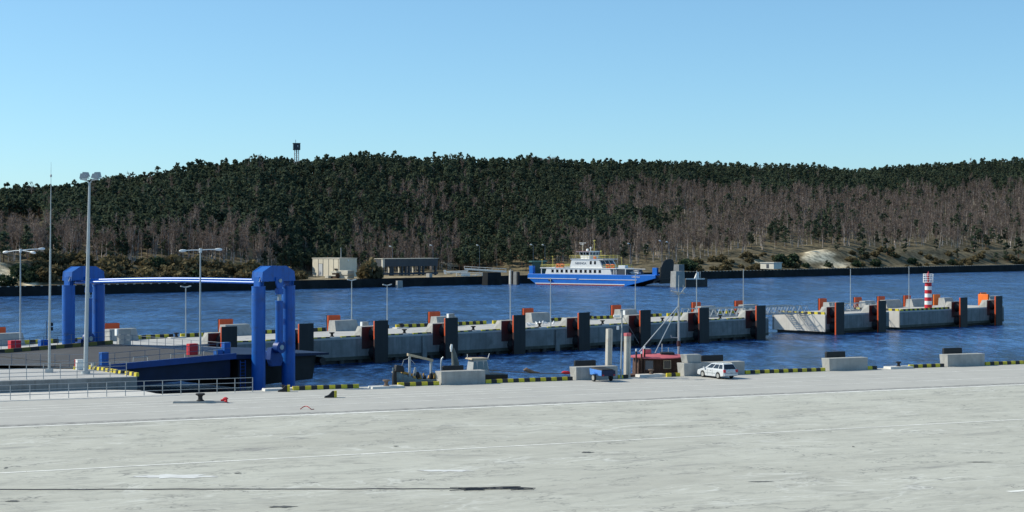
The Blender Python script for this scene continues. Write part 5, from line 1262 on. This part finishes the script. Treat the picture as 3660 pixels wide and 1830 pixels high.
pier(2422,588,969,5.2,2.6,'pale concrete pier block right of the ferry bow ramp','concrete')
pier(2424,640,945,3.6,3.6,'grey concrete block behind the pier right of the ferry','concrete_wall')
d = 594; x = XD(2482,d)
t = thing('landing_stage','low dark landing stage with white lip right of the ferry','jetty',(x,d,0),R(8))
mb = MB(); mb.box(-3.6,4.2,-2,2,-3.5,ZD(995,d)); mb.build('stage', M['concrete_dark'], t)
mb = MB(); mb.box(-3.6,3.2,-2.15,-2.003,ZD(995,d)-.35,ZD(995,d)+.05); mb.build('lip', M['white'], t)
mb = MB(); z0 = ZD(995,d); mb.hexa([(.0,-.6,z0),(1.6,-.6,z0),(1.6,.6,z0),(.0,.6,z0),(.9,-.4,z0+2.2),(1.6,-.4,z0+2.2),(1.6,.4,z0+2.2),(.9,.4,z0+2.2)]); mb.build('fairlead', M['white'], t)
mb = MB(); mb.tube([(2.0,-.6,z0),(2.0,-.6,z0+2.2)], .12, 6); mb.build('post', M['rail'], t)
# low hut at the right, lamp posts, observation tower
d = 745; x, y, z0 = far(2756,d); z0 = ZD(960,d)
t = thing('low_hut','low flat concrete hut on the far quay left of the pale dune','building',(x,y,z0-.1),R(FQ))
mb = MB(); mb.box(-3,3,-3.6,3.6,0,2.6); mb.build('wall', M['cream'], t); mb = MB(); mb.box(-3.3,3.3,-3.9,3.9,2.602,2.95); mb.build('roof', M['slab'], t)
mb = MB(); mb.box(-3.05,-3.003,-1,.4,.3,2.1); mb.build('door', M['dark_roof'], t)
for i, (px, py, d, lab) in enumerate([(1403,881,665,'over the shelter roof'),(1548,877,680,'above the dump truck'),(1714,877,690,'left of the ferry'),(1906,875,700,'above the ferry stern'),(1948,876,705,'above the forward end of the ferry rafts'),(2254,871,690,'left one right of the ferry bridge'),(2366,861,690,'middle one above the ferry bow ramp'),(2391,865,695,'rightmost one above the ferry bow ramp')]):
    x = XD(px,d); z0 = far(px,d)[2]; zt = ZD(py,d)
    t = thing('street_lamp','distant street lamp with white head, '+lab,'lamp post',(x,d,z0),R(20),'street lamps on the far shore')
    mb = MB(); mb.cyl((0,0,-.5),(0,0,zt-z0-.1),.09,.06,6); mb.tube([(0,0,zt-z0-.15),(-.9,0,zt-z0)], .05, 5); mb.build('pole', M['rail_dark'], t)
    mb = MB(); mb.ring([(-1.5,0,zt-z0+.12),(-1.2,0,zt-z0+.1),(-.7,0,zt-z0),(-.5,0,zt-z0-.05)],[.08,.26,.24,.1],8); mb.build('lamp_head', M['white'], t)
px = 1060; Yr = shoreY((px-CX)/F)*1.5; x = XD(px,Yr); zg = float(terrain(px,1.0))
ob = thing('watch_tower','dark boxy watch cabin on a lattice tower on the hilltop','tower',(x,Yr,zg),R(12))
zc0, zc1 = ZD(536,Yr)-zg, ZD(513,Yr)-zg
mb = MB()
for sx in (-1,1):
    for sy in (-1,1): mb.tube([(sx*1.15,sy*1.15,-2),(sx*1.0,sy*1.0,zc0)], .13, 6)
k = 0; z = 0
while z < zc0-1.5:
    for sx in (-1,1):
        mb.tube([(sx*1.1,-1.1,z),(-sx*1.1,-1.1,z+2.2)], .07, 5); mb.tube([(sx*1.1,1.1,z),(sx*1.1,-1.1,z+2.2)], .07, 5)
    z += 2.2
mb.tube([(0,0,-2),(0,0,zc0)], .3, 8); mb.build('lattice', M['rail'], ob)
mb = MB(); mb.box(-1.75,1.75,-1.75,1.75,zc0,zc1); cb_ = mb.build('cabin', M['dark_roof'], ob)
mb = MB(); mb.box(-1.9,1.9,-1.9,1.9,zc1+.002,zc1+.2); mb.build('roof', M['dark_roof'], cb_)
mb = MB(); mb.box(-1.795,-1.753,-.9,.9,zc0+.4,zc1-.4); mb.build('window', M['glass_blue'], cb_)
mb = MB(); mb.box(.35,.65,-1.79,-1.753,zc0+1.3,zc0+2.3); mb.build('window', M['white'], cb_)
mb = MB(); mb.tube([(-.5,0,zc1),(-.5,0,ZD(499,Yr)-zg)], .1, 6); mb.tube([(-.5,0,zc1+1.2),(-.2,0,zc1+1.25)], .12, 5); mb.build('antenna', M['rail_dark'], ob)

# ------------------------------------------------------------------ trees
def quad_cloud(pts, size, up=0.0, aspect=1.0):
    """n small quads around pts"""
    n = len(pts)
    nn = nrg.normal(size=(n,3)); nn[:,2] += up; nn /= np.linalg.norm(nn,axis=1)[:,None]
    a = np.cross(nn, nrg.normal(size=(n,3))); a /= np.linalg.norm(a,axis=1)[:,None]; b_ = np.cross(nn, a)
    s = (size*nrg.uniform(.6,1.3,(n,1)))
    v = np.stack([pts-a*s-b_*s*aspect, pts+a*s-b_*s*aspect*.8, pts+a*s*.8+b_*s*aspect, pts-a*s*.9+b_*s*aspect*.7], 1)
    return v.reshape(-1,3)
def sticks(p0, p1, w0, w1):
    """flat crossing blades from p0 to p1 (n,3)"""
    d = p1-p0; side = np.cross(d, nrg.normal(size=d.shape)); side /= np.linalg.norm(side,axis=1)[:,None]+1e-9
    return np.stack([p0-side*w0/2, p0+side*w0/2, p1+side*w1/2, p1-side*w1/2], 1).reshape(-1,3)
def prism_stick(p0, p1, r0, r1, k=4):
    p0 = np.array(p0,float); p1 = np.array(p1,float); d = p1-p0; d /= np.linalg.norm(d)
    a = np.cross(d,[.3,.9,.2]); a /= np.linalg.norm(a); b_ = np.cross(d,a); v = []
    for i in range(k):
        q0, q1 = 2*math.pi*i/k, 2*math.pi*(i+1)/k
        e = lambda q: a*math.cos(q)+b_*math.sin(q)
        v += [p0+e(q0)*r0, p0+e(q1)*r0, p1+e(q1)*r1, p1+e(q0)*r1]
    return np.array(v)
def pine(n, size, hh=12.0, sd=0, young=False):
    """returns (crown verts, crown tint, trunk verts)"""
    base = .12 if young else nrg.uniform(.34,.46)
    cl = []; tint = []
    nc = 26 if not young else 20
    lean = nrg.normal(size=2)*.25
    for k in range(nc):
        f = nrg.uniform(0,1)**.85
        z = hh*(base + (1-base)*f)
        rad = (2.15*math.sqrt(max(0.0,1-((f-.36)/.67)**2))+.1)*(1.0 if not young else 1.05) * (hh/12)
        if f < .2: rad *= .55+2.2*f
        q = nrg.uniform(0,2*math.pi); r_ = rad*nrg.uniform(.35,1)
        cl.append((r_*math.cos(q)+lean[0]*f, r_*math.sin(q)+lean[1]*f, z, (.80-.38*f)*hh/12)); tint.append(nrg.uniform(.1,.8))
    cl += [(lean[0],lean[1],hh*.95,.42),(lean[0],lean[1],hh*1.0,.25)]; tint += [.5,.5]
    per = n//len(cl); P_ = []; T_ = []
    for (x,y,z,r_), tt in zip(cl, tint):
        g = nrg.normal(size=(per,3))*np.array([r_*.62,r_*.62,r_*.40]) + [x,y,z]
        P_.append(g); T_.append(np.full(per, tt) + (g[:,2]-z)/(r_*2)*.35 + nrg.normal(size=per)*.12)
    P_ = np.concatenate(P_); T_ = np.concatenate(T_)
    cv = quad_cloud(P_, size, .6)
    tv = [prism_stick((0,0,-.8),(lean[0]*.4,lean[1]*.4,hh*.5),.2,.14), prism_stick((lean[0]*.4,lean[1]*.4,hh*.5),(lean[0],lean[1],hh*.93),.14,.03)]
    for k in range(5):
        z = hh*nrg.uniform(base*.8,.75); q = nrg.uniform(0,6.28); tv.append(prism_stick((0,0,z),(1.4*math.cos(q),1.4*math.sin(q),z+.4),.06,.02,3))
    return cv, np.repeat(np.clip(T_,0,1),4), np.concatenate(tv)
def birch(n, hh=12.0, wd=.11, multi=False):
    stems = 1 if not multi else 3; tw = []; trunk = []; br0 = []; br1 = []
    for s in range(stems):
        lean = nrg.normal(size=2)*(.45 if not multi else 1.3); b0 = np.array([*(nrg.normal(size=2)*(.0 if not multi else .25)), -.8])
        ps = [b0]+[np.array([lean[0]*f**1.3+nrg.normal()*.07, lean[1]*f**1.3+nrg.normal()*.07, hh*f]) for f in (.3,.6,.98)]
        rs = [.13,.10,.065,.02]
        for i in range(3): trunk.append(prism_stick(ps[i],ps[i+1],rs[i],rs[i+1],4))
        nb = 16//stems+4
        for k in range(nb):
            f = nrg.uniform(.25,.95); z = hh*f; c = np.array([lean[0]*f**1.3,lean[1]*f**1.3,z]); q = nrg.uniform(0,6.28); l = hh*.21*(1.15-f*.75)*nrg.uniform(.7,1.2)
            e = c+np.array([math.cos(q)*l*.62, math.sin(q)*l*.62, l*.95]); br0.append(c); br1.append(e)
            m_ = n//(nb*stems)
            f2 = nrg.uniform(.15,1,(m_,1)); p0 = c*(1-f2)+e*f2; dr = nrg.normal(size=(m_,3))*.6+np.array([math.cos(q)*.5,math.sin(q)*.5,.9]); dr /= np.linalg.norm(dr,axis=1)[:,None]
            tw.append(sticks(p0, p0+dr*nrg.uniform(.5,1.5,(m_,1)), wd, wd*.35))
    br = sticks(np.array(br0), np.array(br1), .13, .05)
    tw = np.concatenate(tw+[br]); tq = len(tw)//4
    return tw, np.repeat(np.clip(nrg.normal(.45,.25,tq),0,1),4), np.concatenate(trunk)
def bush(n, r_=1.6, hh=1.9, size=.22):
    q = nrg.normal(size=(n,3)); q /= np.linalg.norm(q,axis=1)[:,None]; rad = nrg.uniform(.35,1,(n,1))**.6
    lump = 1+.25*np.sin(q[:,:1]*5+1)*np.cos(q[:,1:2]*4)
    p = q*rad*lump*np.array([r_,r_,hh*.6]); p[:,2] = np.abs(p[:,2]+hh*.35)
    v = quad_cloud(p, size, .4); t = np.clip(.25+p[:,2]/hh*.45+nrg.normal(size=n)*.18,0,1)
    st = np.concatenate([prism_stick((0,0,-.4),(nrg.normal()*.5,nrg.normal()*.5,hh*.7),.07,.02,3) for _ in range(5)])
    return v, np.repeat(t,4), st
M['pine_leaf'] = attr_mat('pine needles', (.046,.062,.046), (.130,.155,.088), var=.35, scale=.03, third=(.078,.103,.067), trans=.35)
M['pine_bark'] = mat('pine bark', (.13,.075,.05), .9, var=.2, scale=.5)
M['twig'] = attr_mat('bare twigs', (.13,.10,.085), (.31,.245,.205), var=.3, scale=.025, third=(.205,.158,.133), trans=.3)
M['birch_bark'] = mat('birch bark', (.54,.46,.41), .85, var=.5, scale=.4)
M['bush_olive'] = attr_mat('olive bush twigs', (.075,.058,.030), (.24,.195,.10), var=.3, scale=.1, third=(.145,.115,.06), trans=.3)
M['bush_dark'] = attr_mat('evergreen bush', (.014,.026,.016), (.07,.10,.05), var=.3, scale=.1, third=(.034,.056,.032), trans=.3)

# scatter positions over the hill
def pine_prob(px, py):
    py = py - np.interp(px, [1900,2100], [40,22])
    px = px + 22*math.sin(py*.09)+16*math.sin(py*.21+1) ; py = py + 12*math.sin(px*.031)+8*math.sin(px*.083+2)
    r_ = np.interp(px, RX, RY); rel = py - r_
    if px < 0: return .9 if rel < 70 else .15
    if px < 160:
        return .96 if rel < 62 else (.0 if rel < 105 else .12)
    if px < 420: b = np.interp(px,[160,300,420],[800,770,800]); return .97 if py < b-20 else (.5 if py < b+10 else .10)
    if px < 1010: b = np.interp(px,[420,560,700,1010],[800,800,760,780]); return .96 if py < b-15 else (.4 if py < b+10 else .12)
    if px < 1260: return .95
    if px < 1640:
        if 1440 < px and 628 < py < 705: return .35
        return .96 if py < 755 else (.25 if py < 900 else .1)
    if px < 2050:
        if px < 1720 and 640 < py < 700: return .35
        if 1980 < px and py > 800: return .3
        return .94
    if px < 2720:
        if rel < 58: return .97
        if py < 725: return np.interp(px,[2050,2200],[.75,.10])
        b = np.interp(px,[2050,2400,2440],[810,775,745])
        if px < 2440 and py < b: return .97
        return .06
    if rel < 62: return .985
    if px > 3480 and py > 820: return .75
    if py > 730 and 2750 < px < 3050 and py < 830: return .35
    return .09
rows = []
t = .15
# walk the hill in rings of constant relative depth
cand = []
tt = .125
while tt < 1.16:
    px = -330.0
    while px < 4000:
        a = (px-CX)/F; Yl = shoreY(a)*(1+.5*tt); step = (4.2 if tt > .3 else 4.8)*F/Yl*(1.0 if tt < .95 else .85)
        pj = px + nrg.uniform(-.5,.5)*step; tj = tt + nrg.uniform(-.5,.5)*5.0/(.5*Yl)*2.2
        px += step
        flat = np.interp(pj, [900,1080,1720,2000], [.115,.30,.30,.15])
        if tj < flat + nrg.uniform(0,.02): continue
        X, Y, Zg = tpt(pj, tj); s = F/Y; pym = YH-(Zg+7-H)*s
        if tj < 1.02:   # bare slopes
            rel = pym-np.interp(pj,RX,RY)
            if pj < 165 and 58 < rel < 122: continue
            if 2380 < pj < 2480 and 745 < pym < 790 and nrg.uniform() < .7: continue
            if 2700 < pj < 2960 and 800 < pym < 850 and nrg.uniform() < .45: continue
        k = 'p' if nrg.uniform() < pine_prob(pj, pym) else 'b'
        cand.append((X, Y, Zg, pj, tj, k))
    a0_ = shoreY(0.0); tt += 4.3/(.5*a0_*1.1)
sc = lambda k: (nrg.uniform(.55,.88) if k == 'p' else nrg.uniform(.62,1.0))
inview = [c for c in cand if -25 < c[3] < 3690]
def front(kind, n):
    c = [q for q in inview if q[5] == kind]; c.sort(key=lambda q: q[4] + (0 if kind == 'b' else 0)); return c[:n]
ind_b = front('b', 280); ind_p = front('p', 260)
# single pines and shrubs that stand on the bank in front of the wood
extra_p = [(2993,.118,.62),(3090,.088,.80),(3075,.07,.55),(3170,.10,.8),(3190,.085,.55),(3235,.10,.7),(3480,.10,.9),(3600,.06,1.0),(3640,.07,1.15),(2955,.042,.36),(3345,.11,.6),(3425,.08,.5),(3560,.045,.6)]
ind_set = set(id(q) for q in ind_b+ind_p)
rest_p = [q for q in cand if q[5] == 'p' and id(q) not in ind_set]; rest_b = [q for q in cand if q[5] == 'b' and id(q) not in ind_set]
def wood(name, items, protos, mats, sfun, label):
    V = []; C = []; I = []
    for (X,Y,Zg,pj,tj,k) in items:
        cv, ct, tv = protos[nrg.integers(len(protos))]; s = sfun(); q = nrg.uniform(0,6.28); c_, s_ = math.cos(q)*s, math.sin(q)*s
        v = np.concatenate([cv,tv]); w_ = np.empty_like(v); w_[:,0] = v[:,0]*c_-v[:,1]*s_+X; w_[:,1] = v[:,0]*s_+v[:,1]*c_+Y; w_[:,2] = v[:,2]*s*nrg.uniform(.92,1.1)+Zg
        V.append(w_); C.append(np.concatenate([np.clip(ct*nrg.uniform(.75,1.25)+nrg.uniform(-.15,.15),0,1), np.full(len(tv),.5)])); I.append(np.concatenate([np.zeros(len(cv)//4,int),np.ones(len(tv)//4,int)]))
    V = np.concatenate(V); o = np_mesh(name, V, np.arange(len(V)).reshape(-1,4), mats, np.concatenate(I), np.concatenate(C)); COL.objects.link(o)
    o['kind'] = 'stuff'; o['label'] = label; return o
pp = [pine(140,.46) for _ in range(10)]; bp_ = [birch(150,12,.17) for _ in range(10)]
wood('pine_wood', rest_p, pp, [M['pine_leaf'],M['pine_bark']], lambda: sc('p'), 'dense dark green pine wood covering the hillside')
wood('birch_wood', rest_b, bp_, [M['twig'],M['birch_bark']], lambda: sc('b'), 'bare brown birch wood on the hillside')
def place(px):
    for lim, s in ((300,'at the far left behind the tall masts'),(1000,'above the blue pipes between the lift towers'),(1340,'behind the pale flat roofed building'),(1700,'behind the open shelter and the dump truck'),(1900,'just left of the blue ferry'),(2420,'behind the blue ferry'),(2800,'between the ferry and the pale dune'),(3100,'around the pale sand dune'),(9999,'right of the pale sand dune')):
        if px < lim: return s
def tree_proto(name, data, mats):
    cv, ct, tv = data
    r_ = thing(name, None, None)
    c = np_mesh('crown', cv, np.arange(len(cv)).reshape(-1,4), [mats[0]], None, ct); COL.objects.link(c); c.parent = r_
    k = np_mesh('trunk', tv, np.arange(len(tv)).reshape(-1,4), [mats[1]], None, np.full(len(tv),.5)); COL.objects.link(k); k.parent = r_
    return r_
class Pool:
    def __init__(s, name, datas, mats, cat): s.p = [tree_proto(name, d_, mats) for d_ in datas]; s.used = [False]*len(s.p); s.cat = cat
    def put(s, X, Y, Z, sc_, label, group):
        i = rng.randrange(len(s.p)); rz = rng.uniform(0,6.28)
        if not s.used[i]:
            s.used[i] = True; o = s.p[i]; o.location = (X,Y,Z); o.rotation_euler = (0,0,rz); o.scale = sc_ if isinstance(sc_,tuple) else (sc_,)*3
        else: o = copy_tree(s.p[i], (X,Y,Z), rz, None, None, sc_)
        tag(o, label, s.cat, group); return o
    def clean(s):
        for o, u in zip(s.p, s.used):
            if not u:
                for c in list(o.children): bpy.data.objects.remove(c)
                bpy.data.objects.remove(o)
PB = Pool('birch_tree', [birch(300,12,.10) for _ in range(6)] + [birch(330,12,.10,True) for _ in range(3)], (M['twig'],M['birch_bark']), 'tree')
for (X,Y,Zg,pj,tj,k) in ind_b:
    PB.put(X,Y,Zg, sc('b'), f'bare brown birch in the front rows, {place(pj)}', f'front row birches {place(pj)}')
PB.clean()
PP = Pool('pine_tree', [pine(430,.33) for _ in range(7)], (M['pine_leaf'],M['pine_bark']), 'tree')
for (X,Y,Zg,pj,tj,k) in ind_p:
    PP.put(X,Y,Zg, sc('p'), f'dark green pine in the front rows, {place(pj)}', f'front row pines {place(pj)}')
PP.clean()
PY = Pool('young_pine', [pine(420,.26,7.0,0,True) for _ in range(4)], (M['pine_leaf'],M['pine_bark']), 'tree')
for px, tq, s in extra_p:
    X, Y, Zg = tpt(px, tq); PY.put(X, Y, Zg, s*1.5, f'young pine standing free on the bank, {place(px)}', f'young pines on the bank {place(px)}')
PY.clean()
BO = Pool('olive_bush', [bush(330) for _ in range(4)], (M['bush_olive'],M['birch_bark']), 'bush')
spots = []
for k in range(150):
    px = nrg.uniform(110,1080); spots.append((px, nrg.uniform(.045,.135)))
spots = [q for q in spots if not (0 < q[0] < 60)]
for k in range(46): spots.append((nrg.uniform(2480,2860), nrg.uniform(.03,.12)))
for k in range(50): spots.append((nrg.uniform(3030,3680), nrg.uniform(.035,.13)))
for px, tq in spots:
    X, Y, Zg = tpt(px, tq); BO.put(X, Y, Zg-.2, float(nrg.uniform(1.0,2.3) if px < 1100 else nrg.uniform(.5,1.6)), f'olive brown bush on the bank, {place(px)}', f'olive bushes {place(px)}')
for px, d_, s in ((1323,590,2.5),(1318,592,2.2),(1332,594,2.3)):
    X, Y, Zg = far(px,d_); o = BO.put(X, Y, Zg-.3, (s,s,s*1.45), 'tall rounded brown bush between the pale building and the open shelter', 'bushes left of the shelter')
BO.clean()
BD = Pool('evergreen_bush', [bush(330,1.7,2.2) for _ in range(3)], (M['bush_dark'],M['birch_bark']), 'bush')
for px, tq, s in [(2440,.06,2.2),(2480,.05,1.8),(2455,.08,2.0),(2790,.075,2.1),(2815,.06,2.0),(2835,.08,1.8),(2880,.05,1.2),(2962,.05,1.3),(3060,.05,1.5),(100,.06,1.6),(70,.08,1.8),(130,.08,1.5),(700,.05,1.8),(1150,.28,1.7),(3260,.06,1.6),(3130,.05,1.8),(3400,.05,1.4),(560,.1,2.0),(20,.03,1.8)]:
    X, Y, Zg = tpt(px, tq); BD.put(X, Y, Zg-.3, s, f'dark evergreen bush on the bank, {place(px)}', f'evergreen bushes {place(px)}')
BD.clean()
print('trees', len(cand), len(rest_p), len(rest_b), 'individual', len(ind_b), len(ind_p))
